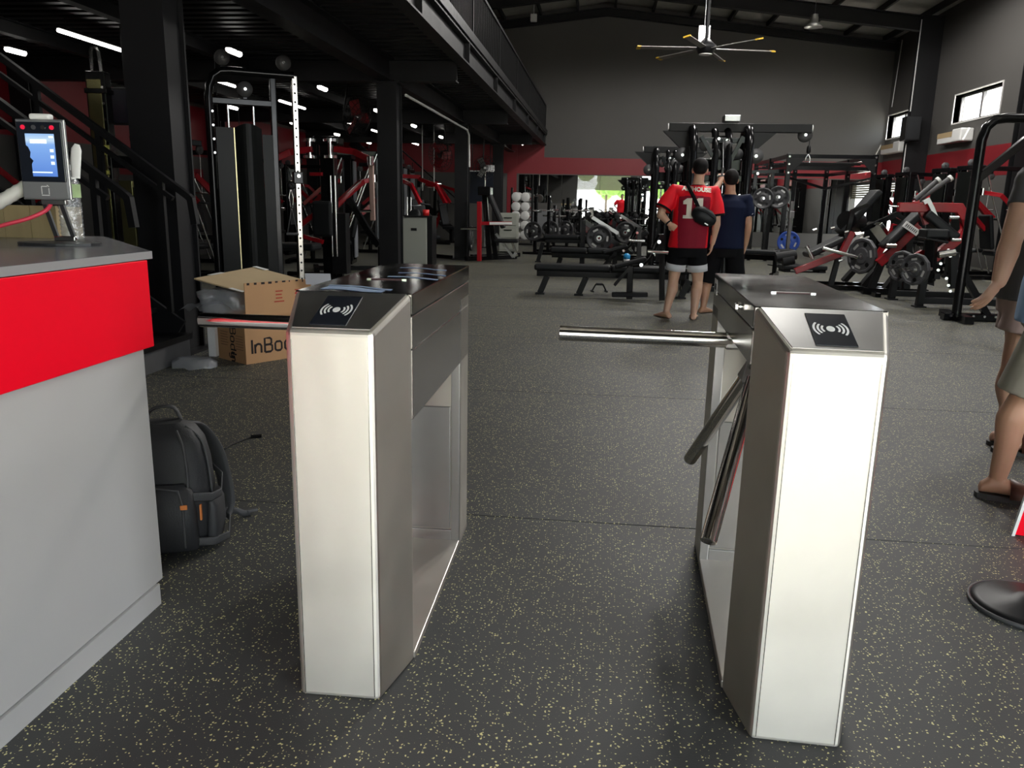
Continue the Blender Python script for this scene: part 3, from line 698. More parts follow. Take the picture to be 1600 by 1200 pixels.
# --- hoses and cables at the terminal
pts = [T(-.060,.05,-.062)+(T(-.6,-.12,-.36)-T(-.060,.05,-.062))*(i/60) for i in range(61)]
pts = [p+V((0,0,-.02*math.sin(PI*i/60))) for i, p in enumerate(pts)]
tag(MB().path(pts, [.019+.0018*(i % 2) for i in range(61)], 14).build('corrugated_hose', mat('white_hose', (.72,.70,.64), .5)), 'white corrugated hose curving down left from the terminal', 'hose')
c0 = T(.004,.012,-hh/2-.014)
pts = [c0, c0+V((-.004,-.02,-.018)), c0+V((-.035,-.05,-.040)), c0+V((-.085,-.08,-.058)), c0+V((-.15,-.10,-.075)), c0+V((-.30,-.14,-.095)), c0+V((-.42,-.15,-.115))]
def smooth(pts, k=4):
    out = []; P_ = [pts[0]]+list(pts)+[pts[-1]]
    for i in range(1, len(P_)-2):
        for j in range(k):
            u = j/k; a, b, c_, d = V(P_[i-1]), V(P_[i]), V(P_[i+1]), V(P_[i+2])
            out.append(.5*((2*b)+(c_-a)*u+(2*a-5*b+4*c_-d)*u*u+(3*b-a-3*c_+d)*u**3))
    return out+[V(pts[-1])]
tag(MB().path(smooth(pts), .0062, 10).build('red_cable', mat('red_cable', (.75,.05,.09), .4)), 'red cable looping out from under the terminal', 'cable')

# --- plastic bottle
PET = film('clear_pet', (.92,.95,.95), .26, .22, .08, 30)
bp_ = at_z(115, 376, 1.066)
t = thing('water_bottle', 'crumpled clear plastic water bottle with a green label behind the terminal', 'bottle', tuple(bp_))
prof = [(.001,0),(.03,0),(.036,.006)]
for k in range(9): prof += [(.0365, .012+k*.014), (.0335, .019+k*.014)]
prof += [(.036,.145),(.036,.185),(.030,.205),(.016,.222),(.013,.226),(.013,.236)]
MB().lathe(prof, (0,0,0), (0,0,1), 20).build('bottle_body', PET, t)
MB().lathe([(.0368,.143),(.0368,.187)], (0,0,0), (0,0,1), 20).build('paper_label', mat('green_white_label', (.45,.62,.30), .5, var=.5, vscale=18), t)
MB().tube((0,0,.232), (0,0,.25), .0155, 16).build('cap', WHITEP, t)

# --- plywood board lying behind the terminal
PLY = mat('pale_plywood', (.50,.38,.20), .6, var=.2, vscale=4, stretch=(6,6,.5))
a, b = at_y(-40, 330, 2.66), at_y(86, 322, 2.66)
t = thing('plywood_crate', 'pale plywood crate on the desk behind the terminal', 'crate', (b.x-.3, 2.7, 1.066), world=True)
for k in range(6):
    x1 = b.x-k*.1; MB().box((x1-.098, 2.66, 1.066), (x1, 2.672, b.z)).build('plank', PLY, t)
MB().box((b.x-.598, 2.672, 1.067), (b.x, 2.80, b.z-.004)).build('crate_body', PLY, t)

# ================================================================== BACKPACK
BPK = mat('black_nylon', (.020,.021,.024), .6, bump=.25, bscale=220, var=.25, vscale=6)
BPS = mat('dark_grey_webbing', (.05,.051,.054), .6, bump=.3, bscale=300)
t = thing('backpack', 'black backpack standing on the floor behind the desk corner', 'bag', (-1.49, 2.52, 0), .28)
def rrect(cx, cy, z, rx, ry, n=28, e=3.2):
    out = []
    for i in range(n):
        a = 2*PI*i/n; c_, s_ = math.cos(a), math.sin(a)
        out.append(V((cx+rx*math.copysign(abs(c_)**(2/e), c_), cy+ry*math.copysign(abs(s_)**(2/e), s_), z)))
    return out
secs = [rrect(0,0,.004,.13,.085), rrect(0,0,.02,.15,.10), rrect(0,-.005,.12,.158,.115), rrect(0,-.004,.22,.155,.11), rrect(0,0,.32,.148,.10), rrect(0,.004,.39,.132,.088), rrect(0,.01,.43,.105,.07), rrect(0,.014,.452,.06,.04)]
MB().loft(secs).build('main_body', BPK, t)
secs = [rrect(-.0,-.112,.025,.115,.03), rrect(0,-.122,.05,.12,.042), rrect(0,-.125,.15,.118,.042), rrect(0,-.118,.24,.108,.032), rrect(0,-.108,.262,.08,.016)]
fp = MB().loft(secs).build('front_pocket', BPK, t)
MB().path([V((-.085,-.165,.06)), V((-.085,-.167,.2)), V((-.07,-.152,.25)), V((0,-.150,.262)), V((.07,-.152,.25)), V((.085,-.167,.2)), V((.085,-.165,.05))], .004, 8).build('zip', BPS, fp)
MB().box((.078,-.172,.19), (.10,-.166,.205)).build('zip_pull', mat('orange_tag', (.7,.22,.05), .5), fp)
MB().obox((.130,-.108,.155), (.006,.012,.055), (1,0,0), (0,1,0), (0,0,1)).build('orange_tag', bpy.data.materials['orange_tag'], t)
for sx in (-.10, .095):
    MB().path(smooth([V((sx,-.113,.13)), V((sx,-.117,.22)), V((sx*.97,-.105,.31)), V((sx*.86,-.088,.385)), V((sx*.6,-.055,.435))]), .0045, 8).build('zip', BPS, t)
MB().path(smooth([V((.158,-.045,.20)), V((.150,-.04,.31)), V((.130,-.03,.395)), V((.08,-.02,.442))]), .004, 8).build('seam', BPS, t)
sp = MB().loft([rrect(.155,-.01,.03,.022,.075), rrect(.160,-.01,.08,.026,.08), rrect(.162,-.01,.16,.022,.078), rrect(.158,-.01,.19,.012,.07)]).build('side_pocket', BPK, t)
mb = MB()
for zz, dx in ((.05,.03),(.215,.012)):
    mb.path([V((.10,-.118,zz)), V((.165,-.09,zz-.012)), V((.172+dx,-.02,zz-.02)), V((.165+dx,.05,zz+.02)), V((.14,.09,zz+.04))], .003, 8, ry=.016)
mb.build('compression_strap', BPS, t)
MB().path(smooth([V((-.06,.05,.43)), V((-.055,.05,.475)), V((-.02,.05,.495)), V((.03,.05,.49)), V((.055,.05,.43))]), .006, 8, ry=.014).build('top_handle', BPS, t)
for sx in (-1, 1):
    pts = smooth([V((sx*.05,.06,.43)), V((sx*.09,.13,.40)), V((sx*.13,.19,.30)), V((sx*.15,.215,.18)), V((sx*.16,.215,.08)), V((sx*.15,.17,.03)), V((sx*.13,.09,.035))])
    MB().path(pts, .011, 10, ry=.034, up=(sx,0,0)).build('shoulder_strap', BPS, t)
MB().path(smooth([V((.15,.17,.05)), V((.19,.21,.03)), V((.215,.22,.014)), V((.235,.235,.012))]), .004, 6, ry=.014).build('strap_end', BPS, t)
MB().obox((.245,.24,.018), (.04,.02,.012), V((1,.4,0)).normalized(), V((-.4,1,0)).normalized(), (0,0,1)).build('buckle', GREYRUB, t, .003)
# thin lead lying on the floor
A, B = at_z(334, 706), at_z(392, 684)
tag(MB().path(smooth([A+V((-.05,0,.004)), A+V((.03,.03,.004)), A*.5+B*.5+V((0,-.02,.004)), B+V((0,0,.004))]), .0035, 6).tube(B+V((0,0,.008)), B+V((.05,.02,.008)), .008, 8).build('charger_lead', BLACKM), 'thin black lead lying on the floor beside the backpack', 'cable')

# ================================================================== CARDBOARD CARTON
CARD = mat('brown_cardboard', (.62,.35,.17), .75, var=.08, vscale=3); CARDP = mat('pale_cardboard', (.58,.44,.26), .7, var=.12, vscale=4)
INK = mat('black_ink', (.02,.012,.012), .7); REDINK = mat('red_ink', (.5,.06,.03), .7)
BX, BYY = -2.583, 5.552; rzb = .98
t = thing('cardboard_carton', 'open brown cardboard carton with large black lettering, packing plastic on it', 'box', (BX, BYY, 0), rzb)
Lb, Wb, Hb, th = .74, .38, .36, .006
# carton local axes: x along the printed front, y along the short side
mb = MB().box((0,0,0), (Lb,Wb,th)).box((0,0,th), (Lb,th,Hb)).box((0,Wb-th,th), (Lb,Wb,Hb)).box((0,th,th), (th,Wb-th,Hb)).box((Lb-th,th,th), (Lb,Wb-th,Hb))
mb.build('carton_body', CARD, t)
fx = MB().box((.01,-.012,Hb-.01), (Lb-.02,-.006,Hb+.245)).build('raised_flap', CARD, t)
mb = MB()
rnd = random.Random(5)
for k in range(9): mb.box((.03+k*.06, -.013, Hb+.245-rnd.choice((.012,.02,.016))), (.03+k*.06+rnd.choice((.010,.022,.03)), -.0118, Hb+.2452))
mb.build('cut_print', INK, fx, kind='stuff')
mb = MB()
for c_ in range(2):
    for k in range(4):
        if c_ == 0 or k < 3: mb.box((.27+c_*.17-.015*(k == 3), -.0132, Hb+.165-k*.026), (.27+c_*.17+rnd.uniform(.05,.08), -.0118, Hb+.174-k*.026))
mb.build('red_print', REDINK, fx, kind='stuff')
MB().box((th,-.14,Hb-.004), (.0+th*2,0,Hb)).build('side_flap', CARD, t)
# lettering drawn as strokes: InBody
def letter_strokes(txt, h):
    w = h*.62; r = []
    x = 0
    G = {'I': (.0, [[(0,0),(0,1)]]), 'n': (.55, [[(0,0),(0,.66)],[(0,.45),(.12,.62),(.25,.66),(.42,.62),(.5,.5),(.5,0)]]),
         'B': (.62, [[(0,0),(0,1),(.42,1),(.55,.9),(.55,.62),(.42,.53),(0,.53)],[(.42,.53),(.6,.43),(.6,.1),(.46,0),(0,0)]]),
         'o': (.58, [[(.12,0),(.42,0),(.54,.12),(.54,.54),(.42,.66),(.12,.66),(0,.54),(0,.12),(.12,0)]]),
         'd': (.58, [[(.54,1),(.54,0),(.12,0),(0,.12),(0,.54),(.12,.66),(.54,.66)]]),
         'y': (.58, [[(0,.66),(0,.14),(.12,0),(.54,0)],[(.54,.66),(.54,-.2),(.42,-.32),(.1,-.32)]])}
    for ch in txt:
        wd, st = G[ch]
        for s_ in st: r.append([((x+a)*h, b*h) for a, b in s_])
        x += wd+.24
    return r
mb = MB()
for s_ in letter_strokes('InBody', .105):
    mb.strip([V((.055+a, 0, .075+b)) for a, b in s_], .017, (0,-1,0), .0012)
mb.build('brand_lettering', INK, t)
mb = MB()
for s_ in letter_strokes('InBody', .075):
    mb.strip([V((0, .20-b, .335-a)) for a, b in s_], .012, (-1,0,0), .0012)
for s_ in letter_strokes('In', .075):
    mb.strip([V((0, .20-b, .06-a)) for a, b in s_], .012, (-1,0,0), .0012)
mb.build('side_print', INK, t, kind='stuff')
MB().box((-.0012,.30,.265), (0,.345,.30)).build('carton_mark', INK, t)
mb = MB()
for k in range(6): mb.box((-.001,.235+.01*(k % 2),.215-k*.02), (0,.34,.222-k*.02)); mb.box((-.001,.03,.2-k*.02), (0,.13,.206-k*.02))
mb.build('small_print', mat('faded_print', (.36,.19,.10), .8), t)
# flat cardboard sheet lying on top, white packing foam, clear bag
FOAM = mat('white_foam', (.7,.7,.68), .8)
PL_ = film('clear_packing_plastic', (.9,.92,.94), .16, .34, .2, 16)
A = [at_y(303, 437, 5.76), at_y(398, 419, 6.25), at_y(478, 440, 6.12), at_y(383, 459, 5.66)]
mb = MB(); lo = A; hi = [p+V((0,0,.012)) for p in A]; mb.add(lo+hi, [(0,1,2,3),(7,6,5,4),(0,4,5,1),(1,5,6,2),(2,6,7,3),(3,7,4,0)])
sh = tag(mb.build('cardboard_sheet', CARDP, None, .003), 'flat tan cardboard sheet lying on the packing plastic and carton', 'cardboard')
mb = MB()
for k, u in ((3,.15),(0,.35),(1,.12),(2,.4)):
    a_, b_ = A[k], A[(k+1) % 4]; p_ = a_+(b_-a_)*u; mb.obox(p_+V((0,0,.013)), (.12,.05,.003), (b_-a_).normalized(), (b_-a_).normalized().cross(V((0,0,1))), (0,0,1))
mb.build('white_tape', FOAM, sh)
cen = sum(A, V((0,0,0)))/4
rnd = random.Random(11)
mb = MB(); n = 40; secs = []
for zz, sc_ in ((.366,1.0),(.385,1.15),(.41,1.04),(.44,.98),(.47,1.04),(.50,.99),(.525,.80)):
    ring = []
    for i in range(n):
        a = 2*PI*i/n; r = sc_*(1+.10*math.sin(5*a+zz*30)+rnd.uniform(-.05,.05))
        ring.append(V((-2.80+.23*r*math.cos(a), 5.80+.15*r*math.sin(a), zz+rnd.uniform(-.012,.012))))
    secs.append(ring)
mb.loft(secs)
bag = tag(mb.build('packing_plastic', PL_), 'crumpled clear packing plastic bulging between the carton and the cardboard sheet', 'plastic wrap')
# loose tongue of plastic at the left
L0 = at_y(289, 484, 5.72); mb = MB(); grid = []
for i in range(12):
    for j in range(6):
        u, v_ = i/11, j/5
        grid.append(L0+V((u*.42, -.10+.2*v_, .06*math.sin(u*3)+.02*math.sin(v_*6+u*9)+rnd.uniform(-.008,.008)+.02*u)))
mb.add(grid, [(i*6+j, i*6+j+1, i*6+j+7, i*6+j+6) for i in range(11) for j in range(5)], True)
mb.build('plastic_tongue', PL_, bag)
pc_ = at_y(497, 436, 5.8)
tag(MB().obox(pc_, (.19,.003,.085), V((1,.15,0)).normalized(), V((-.15,.98,.2)).normalized(), V((0.0,-.2,1)).normalized()).obox(pc_+V((0,.01,-.06)), (.12,.003,.06), (1,0,0), (0,1,0), (0,0,1)).build('white_card', mat('white_card', (.62,.62,.66), .6)), 'white card propped up in the open carton behind the turnstile', 'paper')
tag(MB().loft([[V((-2.92+.17*math.cos(2*PI*i/14), 5.42+.12*math.sin(2*PI*i/14)*(1+.3*math.sin(3*i)), z_)) for i in range(14)] for z_ in (.002,.035)]+[[V((-2.92+.12*math.cos(2*PI*i/14), 5.42+.07*math.sin(2*PI*i/14), .065)) for i in range(14)]]).build('plastic_scrap', PL_), 'crumpled clear plastic scrap on the floor at the foot of the stair', 'plastic wrap')
st_ = tag(MB().box((-3.00, 5.80, 0), (-2.94, 5.86, .35)).build('foam_strip', FOAM), 'pale packing strip standing upright behind the carton', 'packing')

# ================================================================== STAIR TO THE MEZZANINE
STG = mat('grey_step_riser', (.10,.10,.10), .6, var=.15)
t = thing('steel_stair', 'black steel stair with double handrails rising behind the desk', 'stair', (-3.0, 5.2, 0), world=True)
STY0, STY1 = 4.86, 5.69
MB().box((-3.52, STY0, 0), (-3.09, STY1, .155)).build('bottom_step', STG, t)
MB().box((-3.54, STY0-.01, .156), (-3.07, STY1+.01, .20)).build('bottom_tread', BLACKM, t)
slope = .845/1.0
X0, Z0 = -3.30, .20; run, rise = .27, .19
nst = 14
for k in range(nst):
    x = X0-run*k; z = Z0+rise*(k+1)
    if z > 2.95: break
    MB().box((x-run-.02, STY0+.05, z-.035), (x, STY1-.05, z)).build('tread', BLACKM, t)
xe = X0-run*nst; ze = Z0+rise*nst
for yy in (STY0, STY1-.03):
    mb = MB(); A_, B_ = V((X0+.12, yy+.015, Z0-.02)), V((xe, yy+.015, ze+.02))
    mb.bar(A_, B_, .03, .26); mb.build('stringer', STEELBLK, t)
for yy, ex in ((STY0+.02, 0), (STY1-.02, 0)):
    d = V((-run, 0, rise)).normalized(); s0 = V((-3.01, yy, 1.215)); s1 = s0+d*3.3
    MB().rpath([s0+V((.04,0,-.20)), s0+V((.02,0,-.02)), s0, s1], .05, .045).build('handrail', BLACKM, t)
    MB().rpath([s0+V((-.12,0,-.02)), s1+V((-.02,0,-.14))], .035, .03).build('middle_rail', BLACKM, t)
    for k in range(6):
        u = .25+k*.55; pz = s0+d*u
        MB().box((pz.x-.02, yy-.018, pz.z-1.0), (pz.x+.02, yy+.018, pz.z-.01)).build('baluster', BLACKM, t)
# second stair at the far end
t = thing('steel_stair', 'black steel stair with railing against the far grey wall under the mezzanine', 'stair', (-6, 25.2, 0), world=True)
for k in range(14):
    x = -4.3-.24*k; z = .2*(k+1)
    MB().box((x-.25, 24.6, z-.03), (x, 25.5, z)).build('tread', BLACKM, t)
MB().bar((-4.25, 24.6, .05), (-7.7, 24.6, 2.9), .03, .25).build('stringer', STEELBLK, t)
MB().bar((-4.3, 24.6, 1.15), (-7.6, 24.6, 3.9-1.0+1.0), .04).build('handrail', BLACKM, t)
for k in range(12):
    x = -4.45-.27*k; z = .2+.225*k
    MB().box((x-.01, 24.59, z), (x+.01, 24.61, z+1.0)).build('baluster', BLACKM, t)

# ================================================================== THINGS AT THE RIGHT EDGE OF THE AISLE
A, B = at_z(1581, 836), at_z(1612, 850)
t = thing('red_panel_sign', 'red upright panel with a pale edge standing at the edge of the aisle', 'sign', (A.x, A.y, 0), world=True)
q = A+V((.03,.0,.42)); 
mb = MB().prism([(0,.004),(.55,.004),(.55,.40),(.055,.40)], A, (.96,-.28,0), (0,0,1), (.28,.96,0), .02); mb.build('panel', REDLAM, t)
MB().bar(A+V((0,-.004,.0)), A+V((.053,-.018,.40)), .012, .012).build('edge_strip', WHITEP, t)
bc = at_z(1606, 950)
t = thing('pedestal_base', 'round dark pedestal base of a stand at the edge of the aisle', 'stand', (bc.x, bc.y, 0))
MB().lathe([(.001,.045),(.03,.045),(.05,.03),(.14,.022),(.165,.012),(.165,0),(.001,0)], (0,0,0), (0,0,1), 32).build('base', BLACKM, t)
MB().lathe([(.163,.013),(.172,.013),(.172,.001),(.163,.001)], (0,0,0), (0,0,1), 32, close=True).build('rim', GREYRUB, t)
MB().tube((.02,0,.03), (.02,0,.9), .016, 12).build('pole', BLACKM, t)
# ================================================================== GYM EQUIPMENT
Wp = at_y
PLATEM = mat('plate_rubber', (.022,.022,.024), .45, var=.2, bump=.1); PLATEB = mat('blue_plate_rubber', (.02,.06,.30), .45)
PLATEG = mat('grey_plate_urethane', (.07,.07,.075), .42, var=.15)
DARKG = mat('shroud_gloss', (.007,.008,.0075), .3, var=.3, spec=.10)
SHROUDL = mat('light_grey_shroud', (.22,.23,.25), .4)
REDD = mat('dark_red_paint', (.22,.006,.01), .3)
_pm = {}
def plate_meshes(r, th, kind, hexa):
    key = (round(r, 3), round(th, 3), kind, hexa)
    if key in _pm: return _pm[key]
    m_ = {'black': PLATEM, 'blue': PLATEB, 'grey': PLATEG}[kind]
    n = 12 if hexa else 28
    prof = [(.026,-th*.4),(r*.42,-th*.4),(r*.48,-th*.22),(r*.80,-th*.22),(r*.86,-th*.5),(r*.97,-th*.5),(r,-th*.35),(r,th*.35),(r*.97,th*.5),(r*.86,th*.5),(r*.80,th*.22),(r*.48,th*.22),(r*.42,th*.4),(.026,th*.4)]
    d = MB().lathe(prof, (0,0,0), (1,0,0), n, not hexa, True).mesh('disc', m_)
    hb_ = MB().lathe([(.024,-th*.45),(.045,-th*.45),(.045,th*.45),(.024,th*.45)], (0,0,0), (1,0,0), 16, False, True).mesh('hub_ring', STEELG)
    mb = MB()
    for sx in (-1, 1):
        for a in (0.5, 2.6, 4.7):
            c, s = math.cos(a), math.sin(a); u = V((0,c,s)); w = V((0,-s,c)); mb.obox(V((sx*th*.24,0,0))+u*r*.64, (.003, r*.14, r*.40), (1,0,0), u, w)
    pr = mb.mesh('print', PLATEPRINT)
    mb = MB()
    for sx in (-1, 1):
        for a in (1.55, 3.65, 5.75):
            c, s = math.cos(a), math.sin(a); u = V((0,c,s)); mb.tube(V((sx*th*.20,0,0))+u*r*.64, V((sx*th*.26,0,0))+u*r*.64, r*.13, 10)
    gp = mb.mesh('grip_recess', BLACKM)
    _pm[key] = (d, hb_, pr, gp); return _pm[key]
def weight_plate(c, axis, r, label, group=None, kind='black', hexa=False, th=.05, spin=0.0):
    t = thing('weight_plate', label, 'weight plate', tuple(c), 0, group)
    t.rotation_mode = 'QUATERNION'; t.rotation_quaternion = V(axis).to_track_quat('X', 'Z')
    for nm, me in zip(('disc', 'hub_ring', 'print', 'grip_recess'), plate_meshes(r, th, kind, hexa)):
        o = bpy.data.objects.new(nm, me); COL.objects.link(o); o.parent = t
        if nm in ('print', 'grip_recess'): o.rotation_euler = (spin, 0, 0); o['kind'] = 'stuff'
    return t
def pulley(mb, c, axis, r=.085, w=.035):
    return mb.lathe([(.012,-w/2),(r,-w/2),(r,-w*.3),(r*.9,0),(r,w*.3),(r,w/2),(.012,w/2)], c, axis, 24, True)
def pad(name, t, c, size, ax, ay, az, m_=PADM, bev=.03):
    return MB().obox(c, size, ax, ay, az).build(name, m_, t, min(bev, min(size)*.45), 3)
EX, EY, EZ = V((1,0,0)), V((0,1,0)), V((0,0,1))
def bolts(t, pts, axis, r=.012):
    mb = MB()
    for p in pts: mb.tube(V(p), V(p)+V(axis)*.012, r, 8)
    return mb.build('bolts', CHROME, t, kind='stuff')

# --- adjustable cable tower with three dark shrouds
TA = math.atan2(.5, .83)
t = thing('cable_tower', 'tall black cable tower with curved dark shrouds and a chrome post, behind the carton', 'gym machine', (-4.46, 9.0, 0), TA)
H_ = 2.60
pts = [(0,0,.03), (0,0,2.30), (.015,0,2.42), (.06,0,2.53), (.14,0,2.59), (.24,0,H_), (.95,0,H_)]
MB().path(pts, .048, 14, up=(0,1,0)).build('arch_frame', BLACK, t)
MB().bar((.03,0,2.27), (.70,0,2.27), .07, .075).build('cross_bar', BLACK, t, .012)
MB().box((.67,-.035,.03), (.74,.035,2.56)).build('upright', BLACK, t, .012)
po = MB().box((.92,-.035,.03), (.985,.035,H_)).build('chrome_post', mat('dark_chrome', (.42,.40,.36), .2, metal=1, var=.2), t, .008)
mb = MB()
for k in range(24):
    z = .25+k*.098
    mb.tube((.952,-.037,z), (.952,-.0345,z), .012, 10)
mb.build('pin_holes', BLACKM, po, kind='stuff')
def curved_panel(x0, x1, z0, z1, bow, arch):
    mb = MB(); n = 10; F_ = []; B_ = []
    for i in range(n+1):
        u = i/n; x = x0+(x1-x0)*u; y_ = -.09-bow*math.sin(PI*u); zt = z1+arch*math.sin(PI*u)
        F_.append((V((x,y_,z0)), V((x,y_,zt)))); B_.append((V((x,y_+.012,z0)), V((x,y_+.012,zt))))
    vs = [p for f in F_ for p in f]+[p for f in B_ for p in f]; m_ = 2*(n+1); fs = []
    for i in range(n):
        a, b = 2*i, 2*i+2; fs += [(a,b,b+1,a+1), (m_+a,m_+a+1,m_+b+1,m_+b), (a+1,b+1,m_+b+1,m_+a+1), (a,m_+a,m_+b,b)]
    fs += [(0,1,m_+1,m_), (m_-2,2*m_-2,2*m_-1,m_-1)]
    return mb.add(vs, fs)
curved_panel(.05,.24,.12,1.98,.0,.0).build('shroud_panel', DARKG, t)
curved_panel(.25,.55,.12,1.98,.05,.05).build('shroud_panel', DARKG, t)
curved_panel(.555,.67,.12,1.92,.0,.0).build('shroud_panel', DARKG, t)
MB().box((.242,-.10,.12), (.252,-.085,1.98)).build('gilt_strip', mat('brass_trim', (.45,.40,.22), .3, metal=1), t)
MB().box((.05,.02,.10), (.66,.10,1.3)).build('weight_stack', BLACKM, t)
for x in (.20, .48): MB().tube((x,0,.1), (x,0,2.27), .014, 10).build('guide_rod', CHROME, t)
for c_ in ((.17,0,2.735), (.84,0,2.735), (.40,0,2.415)):
    mb = MB(); pulley(mb, c_, (0,1,0), .085); p_ = mb.build('pulley', GREYRUB, t)
    MB().tube(V(c_)-EY*.028, V(c_)+EY*.028, .016, 10).build('axle', CHROME, p_)
    MB().box((c_[0]-.02,.022,c_[2]-.12), (c_[0]+.02,.03,c_[2]+.02)).build('cheek', BLACK, p_)
MB().tube((.17,0,2.82), (.84,0,2.82), .004, 6).tube((.09,0,2.735), (.09,0,1.95), .004, 6).tube((.92,-.0,2.735), (.915,-.05,1.5), .004, 6).tube((.315,0,2.415), (.315,0,2.0), .004, 6).build('steel_cable', STEELBLK, t)
ca = MB().box((.895,-.06,1.38), (1.01,.06,1.52)).build('carriage', BLACK, t, .01)
MB().tube((.95,-.06,1.47), (.95,-.10,1.47), .02, 10).build('pull_knob', CHROME, ca)
mb = MB(); mb.lathe([(.012,-.03),(.05,-.03),(.05,.03),(.012,.03)], (.87,-.02,1.36), (0,1,0), 14)
mb.build('carriage_pulley', RUBBER, ca)
h = MB().path([(.86,-.04,1.33),(.835,-.04,1.22),(.85,-.04,1.10),(.875,-.04,1.10),(.885,-.04,1.22),(.86,-.04,1.33)], .006, 6).build('snap_hook', CHROME, t)
MB().path([(.86,-.04,1.10),(.80,-.04,.80),(.92,-.04,.80),(.86,-.04,1.10)], .008, 6).tube((.79,-.04,.79), (.93,-.04,.79), .018, 10).build('stirrup_grip', GREYRUB, t)
MB().bar((-.05,0,.035), (1.05,0,.035), .08, .06).bar((0,-.45,.035), (0,.45,.035), .08, .06).bar((.95,-.45,.035), (.95,.45,.035), .08, .06).build('base_frame', BLACK, t, .01)
bolts(t, [(.03+.0,-.048,z) for z in (1.70,1.85,2.0,2.15)], (0,-1,0))

# --- dark tower, its yellowish reflection coloured in as olive metal, left behind the stair, with hung screen
a = Wp(150, 100, 8.3)
t = thing('cable_station', 'tall dark cable station with olive reflection painted on its front plate behind the stair rails', 'gym machine', (a.x, 8.3, 0), .12)
OLIVE = mat('olive_reflection', (.34,.32,.15), .24, metal=.9, var=.35, vscale=3, stretch=(4,4,.6))
MB().box((-.10,-.06,.05), (.10,.08,2.46)).build('upright', BLACK, t, .008)
MB().box((-.085,-.066,.35), (.06,-.06,2.38)).build('front_plate', OLIVE, t, .002)
MB().box((-.115,-.075,2.24), (.12,.09,2.29)).build('collar', BLACK, t, .006)
MB().rpath([(-.045,0,2.46),(-.045,0,2.66),(-.03,0,2.70),(.02,0,2.70),(.035,0,2.66),(.05,0,2.46)], .03, .02, (0,1,0)).build('top_hook', CHROME, t)
bolts(t, [(.075,-.062,1.5+.16*k) for k in range(6)], (0,-1,0), .014)
YS = mat('yellow_sticker', (.55,.52,.12), .5); MB().box((.02,-.08,1.62), (.09,-.06,1.72)).build('yellow_sticker', YS, t); MB().box((.0,-.08,1.42),(.07,-.06,1.46)).build('yellow_sticker', YS, t)
MB().bar((.10,0,1.56), (.62,.1,1.52), .13, .13).build('side_arm', BLACK, t, .01)
MB().bar((.0,0,.03), (.9,0,.03), .1, .06).bar((0,-.5,.03), (0,.5,.03), .1, .06).build('base_frame', BLACK, t)
MB().box((.16,-.07,.10), (.30,.05,1.36)).build('second_plate', OLIVE, t, .004)
MB().box((.32,-.05,.10), (.44,.05,1.30)).build('weight_stack', BLACKM, t, .004)
sc_ = Wp(188, 168, 8.9)
t = thing('wall_screen', 'large black switched off screen hanging behind the first column', 'screen', tuple(sc_))
MB().box((-.26,-.03,-.19), (.55,.03,.21)).build('panel', BLACKM, t, .006)
MB().box((-.24,-.033,-.17), (.53,-.03,.19)).build('screen_glass', READER, t)
MB().box((.08,-.02,.21), (.12,.02,MZ+.04-sc_.z)).build('ceiling_pole', BLACKM, t)

# --- chest fly machine with red arms
y0 = 12.0
c = Wp(512, 320, y0)
t = thing('chest_fly_machine', 'black chest fly machine with red overhead arms and a dark back pad', 'gym machine', (c.x, y0, 0), world=True)
MB().box((c.x-.12, y0+.05, .05), (c.x+.10, y0+.22, 2.06)).build('column', BLACK, t, .01)
MB().box((c.x-.20, y0-.02, 2.0), (c.x+.20, y0+.25, 2.12)).build('head_block', BLACK, t, .02)
for sx, pts in ((1, [(522,233),(553,237),(581,251)]), (-1, [(488,233),(452,238),(430,248)])):
    P_ = [Wp(px, py, y0+(-.02 if i < 2 else -.25)) for i, (px, py) in enumerate(pts)]
    arm = MB().rpath(P_, .07, .085).build('fly_arm', REDP, t, .008)
    e = P_[-1]; k = e+V((.0,-.02,0))
    MB().tube(k+V((0,-.05,.06)), k+V((0,-.05,-.07)), .05, 14).build('pivot_cap', CHROME, arm)
    hm = mat('pale_pink_handle', (.62,.42,.36), .3, metal=.3) if sx > 0 else BLACKM
    MB().bar(k+V((0,-.02,-.06)), k+V((.02*sx,-.05,-.86)), .07, .05).build('handle_bar', hm, arm, .01)
    MB().tube(k+V((.0,-.06,-.72)), k+V((-.16*sx,-.08,-.72)), .02, 10).build('grip', CHROME, arm)
for px in (484, 516):
    q = Wp(px, 232, y0); MB().tube(q+V((0,0,.14)), q+V((0,0,-.10)), .035, 12).tube(q+V((0,0,.10)), q+V((0,0,.14)), .11, 14).tube(q+V((0,0,-.14)), q+V((0,0,-.10)), .10, 14).build('bearing', CHROME, t)
bp0, bp1 = Wp(505, 314, y0-.25), Wp(503, 370, y0-.25)
pad('backrest', t, (bp0+bp1)/2, (.30,.09,bp0.z-bp1.z), EX, EY, EZ, PADM, .04)
q = Wp(520, 330, y0-.05)
for dx in (-.02, .05): MB().tube((q.x+dx, q.y, .35), (q.x+dx, q.y, 1.55), .014, 8).build('guide_rod', CHROME, t)
MB().box((q.x-.05, y0, .08), (q.x+.18, y0+.2, 1.0)).build('weight_stack', BLACKM, t, .005)
s_ = Wp(468, 385, y0-.5)
pad('seat', t, s_, (.55,.40,.10), EX, EY, EZ)
MB().tube((s_.x, s_.y, .05), (s_.x, s_.y, s_.z-.05), .05, 12).build('seat_post', BLACK, t)
MB().bar((c.x-.75, y0-.5, .04), (c.x+.3, y0-.5, .04), .09, .07).bar((c.x, y0-.9, .04), (c.x, y0+.3, .04), .09, .07).bar((c.x+.15, y0+.2, .04), (c.x-.75, y0+.2, .04), .09, .07).build('base_frame', BLACK, t)
